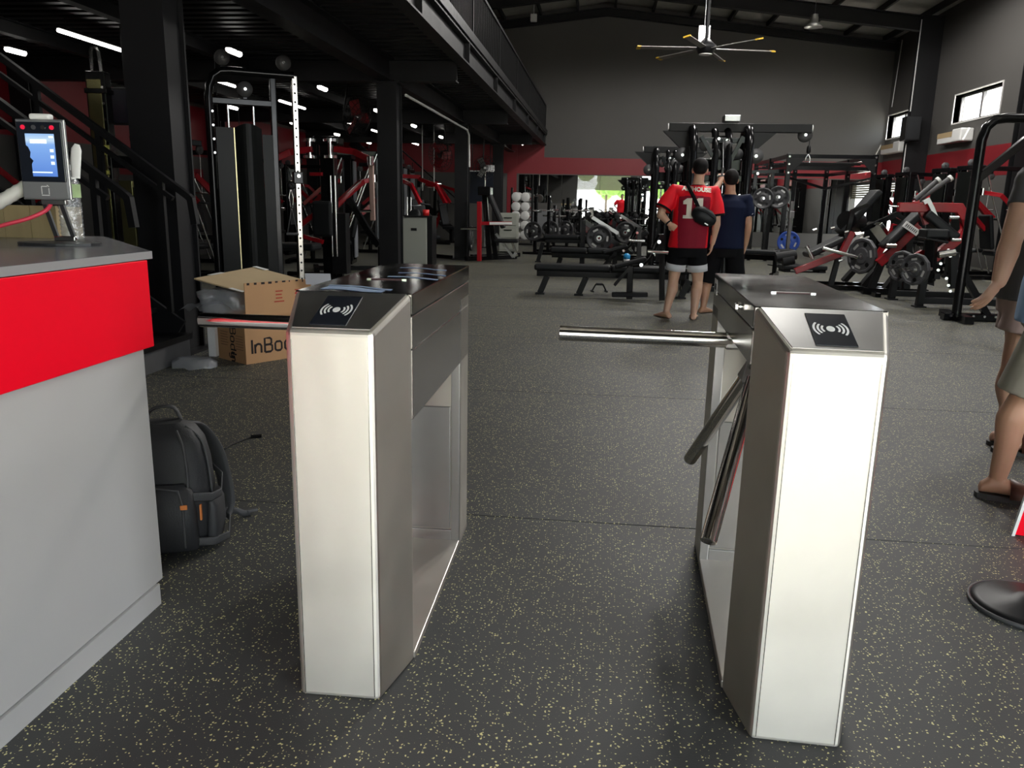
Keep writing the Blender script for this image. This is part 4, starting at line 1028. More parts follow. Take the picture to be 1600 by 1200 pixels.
MB().rpath([Wp(485,272,y0), Wp(503,272,y0-.05)], .05, .05).build('red_link', REDP, t)
MB().rpath([Wp(470,352,y0-.1), Wp(492,335,y0-.1)], .07).build('red_link', REDP, t); MB().rpath([Wp(470,368,y0-.1), Wp(505,378,y0-.1)], .06).build('red_link', REDP, t)
MB().rpath([Wp(545,310,y0+.4), Wp(575,360,y0+.4), Wp(592,384,y0+.4)], .09).build('rear_strut', BLACK, t)

# --- generic selectorised machine (stack, shroud, seat, red levers)
def stack_machine(label, loc, rz, group=None, shroud=DARKG, tall=1.95):
    t = thing('weight_stack_machine', label, 'gym machine', loc, rz, group)
    MB().bar((-.35,.45,.04), (.35,.45,.04), .09, .07).bar((0,.45,.04), (0,-.75,.04), .09, .07).bar((-.4,-.7,.04), (.4,-.7,.04), .09, .07).build('base_frame', BLACK, t)
    for x in (-.24, .24): MB().box((x-.04,.38,.05), (x+.04,.50,tall)).build('upright', BLACK, t, .008)
    MB().box((-.30,.36,tall-.02), (.30,.52,tall+.06)).build('top_beam', BLACK, t, .012)
    MB().box((-.19,.52,.12), (.19,.545,tall-.05)).build('rear_shroud', shroud, t, .004)
    MB().box((-.19,.335,.55), (.19,.36,tall-.05)).build('front_shroud', shroud, t, .004)
    MB().box((-.14,.40,.10), (.14,.48,1.0)).build('weight_stack', BLACKM, t)
    for x in (-.10, .10): MB().tube((x,.44,.1), (x,.44,tall), .012, 8).build('guide_rod', CHROME, t)
    mb = MB(); pulley(mb, (0,.44,tall+.10), (1,0,0), .07); mb.build('pulley', GREYRUB, t)
    MB().bar((0,.40,tall+.02), (0,-.52,tall+.02), .07, .08).build('top_arm', BLACK, t, .008)
    mb = MB(); pulley(mb, (0,-.50,tall-.07), (1,0,0), .065); mb.build('pulley', GREYRUB, t)
    for x in (-.27, .27): MB().tube((x,.34,tall), (x*1.15,-.40,.10), .016, 8).build('chrome_stay', CHROME, t)
    MB().tube((0,-.50,tall-.13), (0,-.50,1.25), .004, 6).tube((-.22,-.50,1.25), (.22,-.50,1.25), .016, 8).build('pull_bar', CHROME, t)
    pad('seat', t, (0,-.30,.48), (.36,.40,.08), EX, EY, EZ); MB().tube((0,-.30,.06), (0,-.30,.45), .045, 12).build('seat_post', BLACK, t)
    b = V((0,-.9,.42)).normalized()
    pad('backrest', t, (0,-.02,.86), (.34,.08,.62), EX, V((0,1,-.2)).normalized(), V((0,.2,1)).normalized())
    MB().bar((0,.40,1.25), (0,.02,.9), .07).build('back_support', REDP, t)
    for s in (-1, 1):
        a_ = MB().rpath([(s*.2,.30,1.55), (s*.42,.10,1.50), (s*.48,-.35,1.10)], .06, .07).build('lever_arm', REDP, t, .006)
        MB().tube((s*.48,-.35,1.10), (s*.30,-.42,1.08), .02, 10).build('grip', RUBBER, a_); MB().tube((s*.2,.30,1.50), (s*.2,.30,1.62), .05, 12).build('pivot', CHROME, a_)
    for x_ in (-.17, .03): MB().box((x_,.33,1.40), (x_+.12,.336,1.55)).build('instruction_sticker', WHITEP, t)
    return t
sm0 = stack_machine('black weight stack machine with a light grey shroud between the first column and the stair', (-6.1, 11.2, 0), 2.9, shroud=SHROUDL)
LEFTM = [(-7.3, 9.0, 1.7, 'nearest the stair along the left wall'), (-7.4, 14.2, 1.5, 'third along the left wall under the mezzanine'), (-7.4, 17.0, 1.6, 'fourth along the left wall under the mezzanine'), (-7.4, 19.8, 1.55, 'fifth along the left wall under the mezzanine'),
    (-5.2, 15.0, -1.4, 'behind the chest fly machine'), (-5.0, 18.2, -1.5, 'behind the grey cabinet, facing the left wall'), (-5.6, 21.5, -1.6, 'in front of the far stair'), (-4.2, 13.6, -1.2, 'just left of the second column')]
for x, yy, rz, lab in LEFTM:
    dup(sm0, (x, yy, 0), rz, 'black weight stack machine with red levers, '+lab)
for k, (px, py, lab) in enumerate(((1404, 320, 'farthest along the right wall, with a dark green reflecting shroud'), (1440, 320, 'second farthest along the right wall, behind the red beam'), (1503, 320, 'along the right wall just behind the half rack'), (1546, 320, 'along the right wall, to the right of the half rack post'))):
    q = at_x(px, py, 6.9)
    o = dup(sm0, (q.x, q.y, 0), 1.75, 'black weight stack machine '+lab)
    for ch in o.children:
        if 'shroud' in ch.name:
            m2 = ch.data.copy(); m2.materials[0] = DARKG; ch.data = m2
        ch.scale = (1,1,1.0)

# --- grey storage cabinet with things on it
CABG = mat('grey_cabinet_paint', (.30,.31,.27), .5)
a, b = at_z(626, 412), at_z(672, 412); cy_ = a.y-.6
a, b = Wp(626, 380, cy_), Wp(667, 380, cy_); top = Wp(650, 337, cy_).z
t = thing('storage_cabinet', 'pale grey storage cabinet beside the second column', 'cabinet', ((a.x+b.x)/2, cy_, 0), world=True)
MB().box((a.x, cy_, .03), (b.x, cy_+.42, top-.03)).build('body', CABG, t, .006)
MB().box((a.x+.01, cy_-.012, .06), (b.x-.01, cy_, top-.05)).build('door', CABG, t, .004)
MB().box((a.x+.20, cy_-.018, .66), (a.x+.31, cy_-.012, .71)).build('recess_handle', BLACKM, t)
MB().box((b.x, cy_+.01, .03), (b.x+.10, cy_+.40, top-.02)).build('side_unit', BLACKM, t, .006)
MB().box((a.x-.02, cy_-.02, top-.03), (b.x+.11, cy_+.44, top)).build('top', BLACKM, t, .004)
MB().box((a.x, cy_+.02, 0), (b.x, cy_+.40, .03)).build('plinth', BLACKM, t)
cb = b; ct = top; cy2 = cy_+.2
tag(MB().lathe([(.001,0),(.06,0),(.065,.11),(.06,.11),(.055,.01),(.001,.01)], (b.x-.06, cy2, ct), (0,0,1), 18).build('red_cup', mat('red_cup_plastic', (.6,.02,.02), .4)), 'red cup on the grey cabinet', 'cup')
tag(MB().loft([rrect(b.x-.26, cy2, ct, .13, .10), rrect(b.x-.26, cy2, ct+.06, .12, .09), rrect(b.x-.26, cy2, ct+.11, .06, .05)]).build('black_pouch', PADM), 'black pouch on the grey cabinet beside the red cup', 'pouch')
t = thing('hook_stand', 'two chrome upright hooks standing on the grey cabinet', 'hook stand', (a.x+.12, cy2, ct))
for dx in (-.035, .035): MB().tube((dx,0,0), (dx,0,.33), .014, 8).tube((dx,0,0), (dx,0,.03), .03, 10).build('hook_rod', CHROME, t)
MB().tube((.035,0,.18), (.25,0,.18), .012, 8).build('cross_peg', CHROME, t)

# --- plate loaded lever machine (generic, used several times)
def lever_machine(label, loc, rz, group=None):
    t = thing('lever_machine', label, 'gym machine', loc, rz, group)
    MB().bar((-.45,-.6,.04), (-.45,.6,.04), .08, .07).bar((.45,-.6,.04), (.45,.6,.04), .08, .07).bar((-.45,.0,.04), (.45,.0,.04), .08, .07).build('base_frame', BLACK, t)
    for s in (-1, 1):
        MB().rpath([(s*.45,.5,.06), (s*.42,.45,1.5), (s*.30,.3,1.72)], .07, .08).build('upright', BLACK, t, .006)
        arm = MB().rpath([(s*.30,.3,1.66), (s*.34,-.25,1.52), (s*.34,-.55,1.15)], .06, .08).build('lever_arm', REDP, t, .006)
        MB().tube((s*.34,-.55,1.15), (s*.12,-.58,1.12), .02, 10).build('grip', RUBBER, arm)
        MB().tube((s*.34,.02,1.56), (s*.68,.02,1.56), .025, 12).build('plate_peg', CHROME, arm)
        MB().tube((s*.45,.35,.75), (s*.75,.35,.75), .025, 12).build('storage_peg', CHROME, t)
    MB().bar((-.32,.3,1.70), (.32,.3,1.70), .08).build('top_bar', REDP, t)
    pad('seat', t, (0,-.38,.46), (.36,.42,.08), EX, EY, EZ); MB().bar((0,-.38,.05), (0,-.38,.44), .09).build('seat_post', BLACK, t)
    pad('backrest', t, (0,-.10,.88), (.34,.08,.72), EX, V((0,1,-.25)).normalized(), V((0,.25,1)).normalized())
    MB().bar((0,.35,.06), (0,-.05,.95), .08).build('back_support', REDP, t)
    return t
def loaded(t, lab, n=2, kind='black', hexa=False, r=.2):
    m_ = Matrix.Translation(t.location) @ Matrix.Rotation(t.rotation_euler.z, 4, 'Z')
    ax = m_.to_3x3() @ EX
    for s, sd in ((-1, 'one'), (1, 'other')):
        p_ = m_ @ V((s*.56,.35,.75)); weight_plate(p_, ax, r, 'black weight plate on %s side of %s' % (sd, lab), None, kind, hexa)
lm = []
for k, (x, yy, rz, lab) in enumerate(((-3.9, 16.9, .9, 'black lever machine with red arms behind the grey cabinet'), (-4.6, 12.9+10, 1.2, 'black lever machine with red arms near the far stair'))):
    o = lever_machine(lab, (x, yy, 0), rz) if k == 0 else dup(lm[0], (x, yy, 0), rz, lab)
    lm.append(o); loaded(o, 'the '+lab[6:].replace(' with red arms',''))

# --- angled leg machine in front of the third column
y0 = 16.2
P = lambda px, py, d=0.0: at_y(px, py, y0+d)
c = at_z(765, 408)
t = thing('seated_press_machine', 'black seated press machine with a red post in front of the third column', 'gym machine', (c.x, y0, 0), world=True)
for d in (0, .7): MB().bar(at_z(728, 408)*1+V((0,d,.05)), at_z(805, 405)+V((0,d+.1,.05)), .10, .09).build('base_beam', BLACK, t, .008)
MB().bar(P(749,408), P(749,315), .09).build('red_post', REDP, t, .008)
MB().bar(P(752,349), P(800,349), .07, .07).build('red_arm', REDP, t, .008)
MB().bar(P(765,349,-.045), P(800,349,-.045), .012, .05).build('label_plate', WHITEP, t)
pad('backrest', t, (P(763,305)+P(780,350))/2+V((0,.3,0)), (.30,.09,.82), EY, V((.9,0,.42)), V((-.42,0,.9)))
MB().bar(P(775,365,.3), P(802,402,.3), .05).bar(P(802,402,.3), P(806,395,.3), .06).build('foot_frame', STEELG, t)
MB().rpath([P(785,378,.3), P(800,378,.3), P(808,400,.3)], .05).build('foot_bar', CHROME, t)
pad('seat', t, P(792,376,.3), (.50,.40,.07), EX, EY, EZ)
MB().bar(P(765,405,.3), P(757,300,.3), .10).bar(P(775,405,.3), P(768,350,.3), .09).build('rear_column', BLACK, t)
MB().tube(P(720,357), P(748,357), .03, 10).build('plate_peg', CHROME, t)
MB().box((P(745,300).x, y0+.1, P(745,305).z), (P(765,300).x, y0+.5, P(745,299).z+.1)).build('head_block', BLACK, t, .02)
weight_plate(P(736,372,.45), EX, .26, 'black weight plate at the back of the seated press machine by the third column')
# shelf with drawers and red tray behind it
a, b = Wp(790, 330, 19.5), Wp(806, 375, 19.5)
t = thing('drawer_cabinet', 'pale grey drawer cabinet beyond the seated press machine', 'cabinet', (a.x, 19.5, 0), world=True)
MB().box((a.x-.15, 19.5, .03), (a.x+.28, 20.0, .95)).build('body', CABG, t, .006); MB().box((a.x-.13, 19.6, 0), (a.x+.26, 19.95, .03)).build('plinth', BLACKM, t)
for z in (.08, .37, .66): 
    d_ = MB().box((a.x-.13, 19.488, z), (a.x+.26, 19.5, z+.26)).build('drawer', CABG, t, .003); MB().box((a.x-.03, 19.47, z+.17), (a.x+.16, 19.488, z+.19)).build('handle', BLACKM, d_)

# --- vertical rack of white dumbbells
y0 = 23.6
def dumbbell_meshes(r, l, m_):
    hd = [MB().lathe([(.001,s*l*.26),(r*.9,s*l*.26),(r,s*l*.30),(r,s*l*.46),(r*.85,s*l*.5),(.001,s*l*.5)], (0,0,0), (1,0,0), 14).mesh('head', m_) for s in (-1, 1)]
    return hd[0], hd[1], MB().tube((-l*.28,0,0), (l*.28,0,0), .017, 8).mesh('handle', CHROME)
WDB = dumbbell_meshes(.135, .42, mat('white_dumbbell', (.62,.62,.60), .5)); BDB = dumbbell_meshes(.075, .30, RUBBER)
def dumbbell(loc, rz, meshes, label, group):
    t = thing('dumbbell', label, 'dumbbell', loc, rz, group)
    for nm, me in zip(('head', 'head', 'handle'), meshes):
        o = bpy.data.objects.new(nm, me); COL.objects.link(o); o.parent = t
    return t
c = Wp(815, 340, y0)
t = thing('dumbbell_tree', 'dark upright rack holding white dumbbells in five rows', 'rack', (c.x, y0, 0), world=True)
for d in (-.30, .30):
    MB().box((c.x+d-.03, y0-.03, .02), (c.x+d+.03, y0+.03, 1.62)).build('upright', BLACKM, t)
MB().box((c.x-.36, y0-.35, 0), (c.x+.36, y0+.35, .04)).build('base', BLACKM, t)
rws = ['top row', 'second row', 'middle row', 'fourth row', 'bottom row']
for k, py in enumerate((308, 323, 337, 352, 367)):
    z = max(.20, Wp(815, py, y0).z)
    MB().box((c.x-.27, y0-.03, z-.045), (c.x+.27, y0+.03, z-.018)).build('cradle', REDD, t)
    for j, d in enumerate((-.135, .135)):
        dumbbell((c.x+d, y0, z), PI/2-.15, WDB, 'white round dumbbell in the %s of the upright rack, %s of the pair' % (rws[k], ('aisle end', 'mirror end')[j]), 'white dumbbells on the upright rack')
ORD = ['first','second','third','fourth','fifth','sixth','seventh','eighth','ninth','tenth','eleventh','twelfth','thirteenth']
# --- low rack of black dumbbells by the mirrors
t = thing('dumbbell_rack', 'long low black rack of dumbbells along the mirrored back wall', 'rack', (.2, 24.6, 0), world=True)
for z, yy in ((.42, 24.45), (.82, 24.7)):
    MB().box((-1.5, yy-.16, z-.05), (2.4, yy-.10, z-.03)).box((-1.5, yy+.10, z-.05), (2.4, yy+.16, z-.03)).build('shelf_rail', BLACKM, t)
for x in (-1.45, .45, 2.35): MB().box((x-.03, 24.25, 0), (x+.03, 24.9, .04)).box((x-.03, 24.55, .04), (x+.03, 24.62, .85)).box((x-.03,24.3,.36),(x+.03,24.62,.40)).box((x-.03,24.58,.76),(x+.03,24.88,.79)).build('end_frame', BLACKM, t)
for r_, (z, yy) in enumerate(((.47, 24.45), (.87, 24.7))):
    for k in range(13):
        dumbbell((-1.3+k*.29, yy, z), PI/2, BDB, 'black dumbbell on the %s shelf of the low rack, %s from the aisle end' % (('lower', 'upper')[r_], ORD[k]), 'black dumbbells on the long low rack')

# --- benches across the aisle
def long_bench(label, px0, px1, yb, pyt, legs):
    a, b = Wp(px0, pyt, yb), Wp(px1, pyt, yb)
    t = thing('long_bench', label, 'bench', ((a.x+b.x)/2, yb, 0), world=True)
    z = a.z
    MB().box((a.x, yb-.16, z-.085), ((a.x+b.x)/2, yb+.16, z)).build('pad', PADM, t, .03, 3); MB().box(((a.x+b.x)/2+.005, yb-.16, z-.085), (b.x, yb+.16, z)).build('pad', PADM, t, .03, 3)
    MB().box((a.x+.03, yb-.05, z-.17), (b.x-.03, yb+.05, z-.09)).build('frame_beam', BLACK, t, .006)
    for px, py, d in legs:
        q = at_z(px, py); top = V((q.x+.09, yb, z-.17))
        MB().bar((q.x, yb+d, .02), (top.x, yb+d*.3, top.z), .06, .08).build('leg', BLACKM, t); MB().box((q.x-.06, yb+d-.06, 0), (q.x+.06, yb+d+.06, .022)).build('foot', RUBBER, t)
    return t
long_bench('long black padded bench in the aisle left of the man in red', 836, 1075, 10.85, 411, ((842,462,0), (905,458,.0), (1060,462,0)))
long_bench('black padded bench in the second row, behind the long bench', 860, 975, 13.6, 386, ((873,422,0), (965,422,0)))
long_bench('black padded bench in the third row, nearer the mirrors', 850, 960, 16.8, 366, ((853,398,0), (950,398,0)))
# adjustable decline bench in front
y0 = 10.35
P = lambda px, py, d=0.0: at_y(px, py, y0+d)
q = at_z(980, 469)
t = thing('adjustable_sit_up_bench', 'black sit up bench with a curved frame left of the man in red', 'bench', (q.x, y0, 0), world=True)
MB().bar((P(982,0).x*0+q.x+.02, y0, .03), P(985,413), .08, .06).build('post', BLACK, t, .008)
MB().bar(P(956,460)*1, P(1012,460), .08, .06).build('foot_bar', RUBBER, t, .01)
MB().path(smooth([P(985,414), P(1003,412), P(1016,400), P(1022,385), P(1032,368)]), .035, 12).build('curved_frame', BLACK, t)
pad('backrest', t, (P(962,417)+P(1008,404))/2, (.42,.26,.05), V((.95,0,.28)), EY, V((-.28,0,.95)))
MB().bar(P(984,418,-.1), P(961,444,-.1), .035).bar(P(984,418,.1), P(960,446,.1), .035).build('leg_hook', BLACK, t)
for px, py in ((1002,414), (1030,378), (1022,394)): MB().tube(P(px,py,-.05), P(px,py,-.075), .022, 10).build('bolt', CHROME, t)
MB().tube(P(1012,393,-.15), P(1045,395,-.15), .02, 10).build('handle', CHROME, t)
MB().bar(P(1034,366), P(1034,469), .07).build('rear_post', BLACK, t)
dup(t, (t.location.x-.15, 13.4, 0), .1, 'black sit up bench with a curved frame in the second row')
# push up handle on the floor
q = at_z(936, 456)
t = thing('push_up_bar', 'small black push up bar lying on the floor under the long bench', 'push up bar', (q.x, q.y, 0), .2)
MB().path(smooth([(-.10,0,.012), (-.06,0,.09), (-.04,0,.11), (.04,0,.11), (.06,0,.09), (.10,0,.012)]), .011, 8).build('bar', BLACKM, t)
MB().tube((-.045,0,.11), (.045,0,.11), .018, 10).build('grip', RUBBER, t)
for s in (-1, 1): MB().box((s*.10-.015,-.07,0), (s*.10+.015,.07,.02)).build('foot', RUBBER, t, .005)
c = Wp(979, 404, 11.0); zt_ = Wp(900, 411, 10.85).z
t = thing('shaker_cup', 'small blue and white shaker cup standing on the long bench', 'cup', (c.x, 10.95, zt_))
MB().lathe([(.001,0),(.035,0),(.042,.07),(.001,.07)], (0,0,0), (0,0,1), 16).build('cup_body', WHITEP, t)
MB().lathe([(.043,.068),(.045,.075),(.045,.12),(.02,.14),(.001,.14)], (0,0,0), (0,0,1), 16).build('lid', mat('blue_lid', (.02,.30,.65), .4), t)

# --- incline leg press, red sled, and bench press stations behind the benches
y0 = 15.0
P = lambda px, py, d=0.0: at_y(px, py, y0+d)
q = at_z(945, 402)
t = thing('leg_press', 'black incline leg press with a red sled among the benches', 'gym machine', (q.x, y0, 0), world=True)
for d in (-.35, .35):
    MB().bar(P(912,345,d), P(985,396,d), .08).build('slide_rail', BLACK, t); MB().bar(P(912,345,d), (P(912,345).x, y0+d, .03), .08).build('leg', BLACKM, t)
    MB().bar((P(905,0).x*0+q.x-.6, y0+d, .04), (q.x+.8, y0+d, .04), .08, .07).build('base_rail', BLACK, t)
MB().bar(P(912,352), P(958,382), .62, .14, up=(0.3,0,1)).build('red_sled', REDD, t, .01)
MB().bar(P(925,350,-.2)+V((0,0,.12)), P(965,375,-.2)+V((0,0,.12)), .10, .06).build('sled_cover', STEELG, t)
for d in (-.55, .55): MB().tube(P(935,368,d*.6), P(935,368,d*1.15), .03, 10).build('plate_peg', CHROME, t)
pad('backrest', t, P(985,380), (.75,.45,.09), V((.8,0,.6)), EY, V((-.6,0,.8))); pad('seat', t, P(972,393), (.4,.45,.08), EX, EY, EZ)
for d, lab in ((-.62, 'near'), (.62, 'far')): weight_plate(P(936,372,d), EY, .23, 'black weight plate on the %s peg of the incline leg press' % lab, spin=.6)
lp2 = dup(t, (t.location.x+.55, 18.2, 0), .12, 'second black incline leg press with a red sled, farther back')
for d, lab in ((-.62, 'near'), (.62, 'far')): weight_plate(P(936,372,d)+V((.55,3.2,0)), EY, .23, 'black weight plate on the %s peg of the second leg press' % lab, spin=1.2)
def bench_press(label, loc, rz):
    t = thing('bench_press_station', label, 'gym machine', loc, rz)
    MB().box((-.15,-.75,.38), (.15,.45,.46)).build('pad', PADM, t, .025, 3)
    MB().box((-.04,-.75,.28), (.04,.75,.37)).build('frame_beam', BLACK, t); MB().bar((-.3,-.7,.03), (.3,-.7,.03), .07).bar((0,-.7,.03), (0,-.7,.30), .07).build('front_leg', BLACK, t)
    for s in (-1, 1):
        MB().bar((s*.55,.55,.02), (s*.55,.55,1.35), .075).build('upright', BLACK, t, .006); MB().bar((s*.55,-.05,.03), (s*.55,.85,.03), .08, .06).build('foot_rail', BLACK, t)
        MB().box((s*.55-.03,.42,.98), (s*.55+.03,.52,1.01)).box((s*.55-.03,.42,1.01), (s*.55+.03,.435,1.07)).build('bar_hook', CHROME, t)
        MB().tube((s*.58,.55,.55), (s*.85,.55,.55), .025, 10).build('storage_peg', CHROME, t)
    MB().bar((-.55,.55,.33), (.55,.55,.33), .08).build('cross_beam', BLACK, t)
    m_ = Matrix.Translation(t.location) @ Matrix.Rotation(rz, 4, 'Z'); ax = m_.to_3x3() @ EX
    b = thing('barbell', 'chrome barbell racked on the '+label[label.index('bench press'):], 'barbell', tuple(m_ @ V((0,.475,1.025))), rz)
    MB().tube((-1.1,0,0), (1.1,0,0), .014, 10).build('shaft', CHROME, b)
    for s in (-1, 1): MB().tube((s*.66,0,0), (s*1.1,0,0), .025, 12).tube((s*.655,0,0), (s*.67,0,0), .04, 12).build('sleeve', CHROME, b)
    for s, w in ((-1, 'one'), (1, 'other')):
        weight_plate(m_ @ V((s*.72,.55,.55)), ax, .225, 'black weight plate low at %s side of the %s' % (w, label[label.index('bench press'):]), spin=s*.5)
    return t
bench_press('black bench press station behind the two men', (2.5, 15.2, 0), 1.2)
bench_press('black bench press station in mid hall', (-.9, 19.6, 0), 1.35)
bench_press('black bench press station nearest the mirrors', (-.2, 21.4, 0), 1.3)
bench_press('black bench press station beyond the plate tree', (1.5, 20.8, 0), -1.3)
# plate tree with plates at the left of the mirrors
def plate_tree(label, loc):
    t = thing('plate_tree', label, 'rack', loc)
    MB().box((-.04,-.04,.02), (.04,.04,1.15)).build('upright', BLACK, t); MB().bar((-.35,0,.03), (.35,0,.03), .08, .06).bar((0,-.35,.03), (0,.35,.03), .08, .06).build('base', BLACK, t)
    k = 0
    for z in (.38, .86):
        for s in (-1, 1):
            MB().tube((s*.04,0,z), (s*.32,0,z), .025, 10).build('peg', CHROME, t)
            weight_plate(V(loc)+V((s*.14,0,z)), EX, .22, 'black weight plate on the %s %s peg of the %s' % ('lower' if z < .5 else 'upper', 'aisle side' if s < 0 else 'far side', label[6:].replace('between the benches and', 'by')), spin=k); k += 1
    return t
plate_tree('black plate tree by the mirrors', (-1.3, 22.4, 0))
plate_tree('black plate tree behind the crossover', (2.3, 18.6, 0))

# ================================================================== CABLE CROSSOVER TOWERS
def crossover(label, c, yb, x0, x1, ztop, colx0, colx1, name='cable_crossover'):
    t = thing(name, label, 'gym machine', ((colx0+colx1)/2, yb, 0), world=True)
    for x in (colx0, colx1):
        for d in (-.32, .32):
            MB().path([(x, yb+d, .03), (x, yb+d, ztop-.38), (x, yb+d*.86, ztop-.18), (x, yb+d*.5, ztop-.05), (x, yb, ztop-.02)], .06, 12, up=(1,0,0)).build('curved_upright', BLACK, t)
        MB().bar((x, yb-.6, .04), (x, yb+.6, .04), .10, .07).build('foot_rail', BLACK, t)
    MB().bar((colx0, yb-.32, .04), (colx1, yb-.32, .04), .09, .07).bar((colx0, yb+.32, .04), (colx1, yb+.32, .04), .09, .07).build('base_beam', BLACK, t)
    MB().box((x0, yb-.06, ztop-.07), (x1, yb+.06, ztop+.05)).build('top_beam', BLACKM, t, .008)
    MB().tube((x0-.015, yb, ztop-.01), (x0, yb, ztop-.01), .055, 14).tube((x1, yb, ztop-.01), (x1+.015, yb, ztop-.01), .055, 14).build('end_cap', WHITEP, t)
    for x, s in ((colx0, -1), (colx1, 1)):
        MB().prism([(0,0), (s*.42,0), (0,-.38)], (x, yb-.05, ztop-.06), EX, EZ, EY, .1).build('gusset', BLACKM, t)
        mb = MB(); pulley(mb, (x+s*.13, yb-.10, ztop-.40), (0,1,0), .105, .05); p_ = mb.build('pulley', GREYRUB, t); MB().tube((x+s*.13, yb-.14, ztop-.40), (x+s*.13, yb-.06, ztop-.40), .022, 10).build('axle', CHROME, p_)
    w = colx1-colx0
    for u in (.40, .64):
        x = colx0+w*u; MB().path([(x, yb-.30, .05), (x, yb-.30, ztop-.45), (x, yb-.26, ztop-.25), (x, yb-.16, ztop-.10), (x, yb, ztop-.04)], .05, 12, up=(1,0,0)).build('inner_upright', BLACK, t)
    MB().box((colx0+w*.42, yb-.05, .1), (colx0+w*.62, yb+.10, ztop-.12)).build('centre_column', BLACKM, t, .01)
    MB().box((colx0+.06, yb-.12, ztop-.62), (colx1-.06, yb+.05, ztop-.44)).build('upper_housing', BLACK, t, .02)
    MB().bar((colx0, yb-.20, ztop-.72), (colx1, yb-.20, ztop-.72), .10, .09).bar((colx0, yb-.20, ztop-.20), (colx1, yb-.20, ztop-.20), .09, .08).build('cross_beam', BLACK, t, .01)
    for u in (.22, .36, .50, .64, .78): MB().tube((colx0+w*u, yb-.15, .15), (colx0+w*u, yb-.15, ztop-.72), .018, 10).build('guide_rod', CHROME, t)
    MB().box((colx0+w*.18, yb-.2, .1), (colx0+w*.42, yb-.05, .9)).build('weight_stack', BLACKM, t); MB().box((colx0+w*.58, yb-.2, .1), (colx0+w*.82, yb-.05, .9)).build('weight_stack', BLACKM, t)
    mb = MB(); rnd = random.Random(int(colx0*10))
    for k in range(4): pulley(mb, (colx0+w*(.2+.2*k), yb-.28, ztop-.28-.1*(k % 2)), (0,1,.2), .075, .04)
    mb.build('inner_pulley', GREYRUB, t)
    MB().bar((colx0+.1, yb-.3, ztop-.15), (colx0+w*.5, yb-.3, ztop-.60), .05).bar((colx1-.1, yb-.3, ztop-.15), (colx0+w*.6, yb-.3, ztop-.62), .05).build('brace', BLACK, t)
    bolts(t, [(colx0+w*u, yb-.26, ztop-v) for u, v in ((.05,.3),(.05,.5),(.2,.72),(.35,.45),(.5,.68),(.66,.5),(.8,.72),(.95,.35),(.95,.6),(.1,.9),(.9,.95),(.45,.18),(.6,.2))], (0,-1,0), .02)
    return t
yb = 12.2
zt = Wp(1155, 199, yb).z
a0, a1 = Wp(1045, 200, yb).x, Wp(1268, 200, yb).x
c0, c1 = Wp(1078, 260, yb).x, Wp(1163, 260, yb).x
co = crossover('large black cable crossover with a long top beam in front of the two men', None, yb, a0, a1, zt, c0, c1)
pc_ = Wp(1258, 211, yb)
mb = MB(); pulley(mb, pc_, (0,1,0), .10, .05); p_ = mb.build('pulley', GREYRUB, co); MB().tube(pc_-EY*.04, pc_+EY*.04, .02, 10).build('axle', CHROME, p_)
q = Wp(1265, 220, yb)
MB().tube(q, q-EZ*.08, .006, 6).path([q-EZ*.06, q-EZ*.09, q-EZ*.16, q-EZ*.18], [.012,.03,.03,.012], 10).build('cable_stop', BLACKM, co)
MB().path([q-EZ*.18, q+V((-.03,0,-.24)), q+V((-.035,0,-.30)), q+V((.035,0,-.30)), q+V((.03,0,-.24)), q-EZ*.18], .008, 6).build('snap_hook', CHROME, co)
MB().tube(Wp(1190,202,yb)-EY*.05, Wp(1250,202,yb)-EY*.05, .006, 6).build('steel_cable', STEELBLK, co)
MB().box((c0+.40, yb-.3, zt+.05), (c0+.62, yb-.05, zt+.14)).build('top_motor_box', STEELG, co, .01)
yb2 = 16.4; zt2 = Wp(1040, 233, yb2).z
crossover('second black cable tower farther back, left of the man in red', None, yb2, Wp(1006,230,yb2).x, Wp(1100,230,yb2).x, zt2, Wp(1024,260,yb2).x, Wp(1070,260,yb2).x, 'cable_crossover')

# ================================================================== TRAINING RIG
yr0, yr1 = 18.5, 22.3
zr = Wp(1228, 240, yr0).z
xa, xb = Wp(1228, 300, yr0).x, Wp(1362, 300, yr0).x
xm = (xa+xb)/2
t = thing('training_rig', 'black open training rig of square posts with climbing bars near the back wall', 'gym rig', (xm, (yr0+yr1)/2, 0), world=True)
k = 0
posts = [(xa, yr0), (xb, yr0), (xa, (yr0+yr1)/2), (xb, (yr0+yr1)/2), (xa, yr1), (xb, yr1), (xm+.1, yr1), (xa-.95, yr0+.4)]
for x, yy in posts:
    zp = zr if x > xa-.5 else zr-.35
    po = MB().box((x-.05, yy-.05, .01), (x+.05, yy+.05, zp)).build('post', BLACK, t, .006); MB().box((x-.12, yy-.12, 0), (x+.12, yy+.12, .012)).build('foot_plate', BLACKM, t)
    bolts(po, [(x, yy-.05, zp-.06), (x, yy-.05, zp-.22), (x, yy-.05, zp-.40)], (0,-1,0), .022)
for z in (zr-.05, zr-.30):
    for x in (xa, xb): MB().bar((x, yr0, z), (x, yr1, z), .06, .08).build('side_beam', BLACK, t)
    for yy in (yr0, yr1): MB().bar((xa, yy, z), (xb, yy, z), .06, .08).build('cross_beam', BLACK, t)
for kk in range(7): MB().tube((xa, yr0+.5+kk*.5, zr-.16), (xb, yr0+.5+kk*.5, zr-.16), .02, 10).build('climbing_bar', BLACKM, t)
MB().bar((xa-.95, yr0+.4, zr-.40), (xa, yr0+.4, zr-.35), .06, .08).build('side_arm', BLACK, t)
MB().rpath([(xa, yr0, zr-.5), (xm, yr0+.3, zr-.72), (xb, yr0, zr-.48)], .05).build('pull_up_bar', BLACK, t)
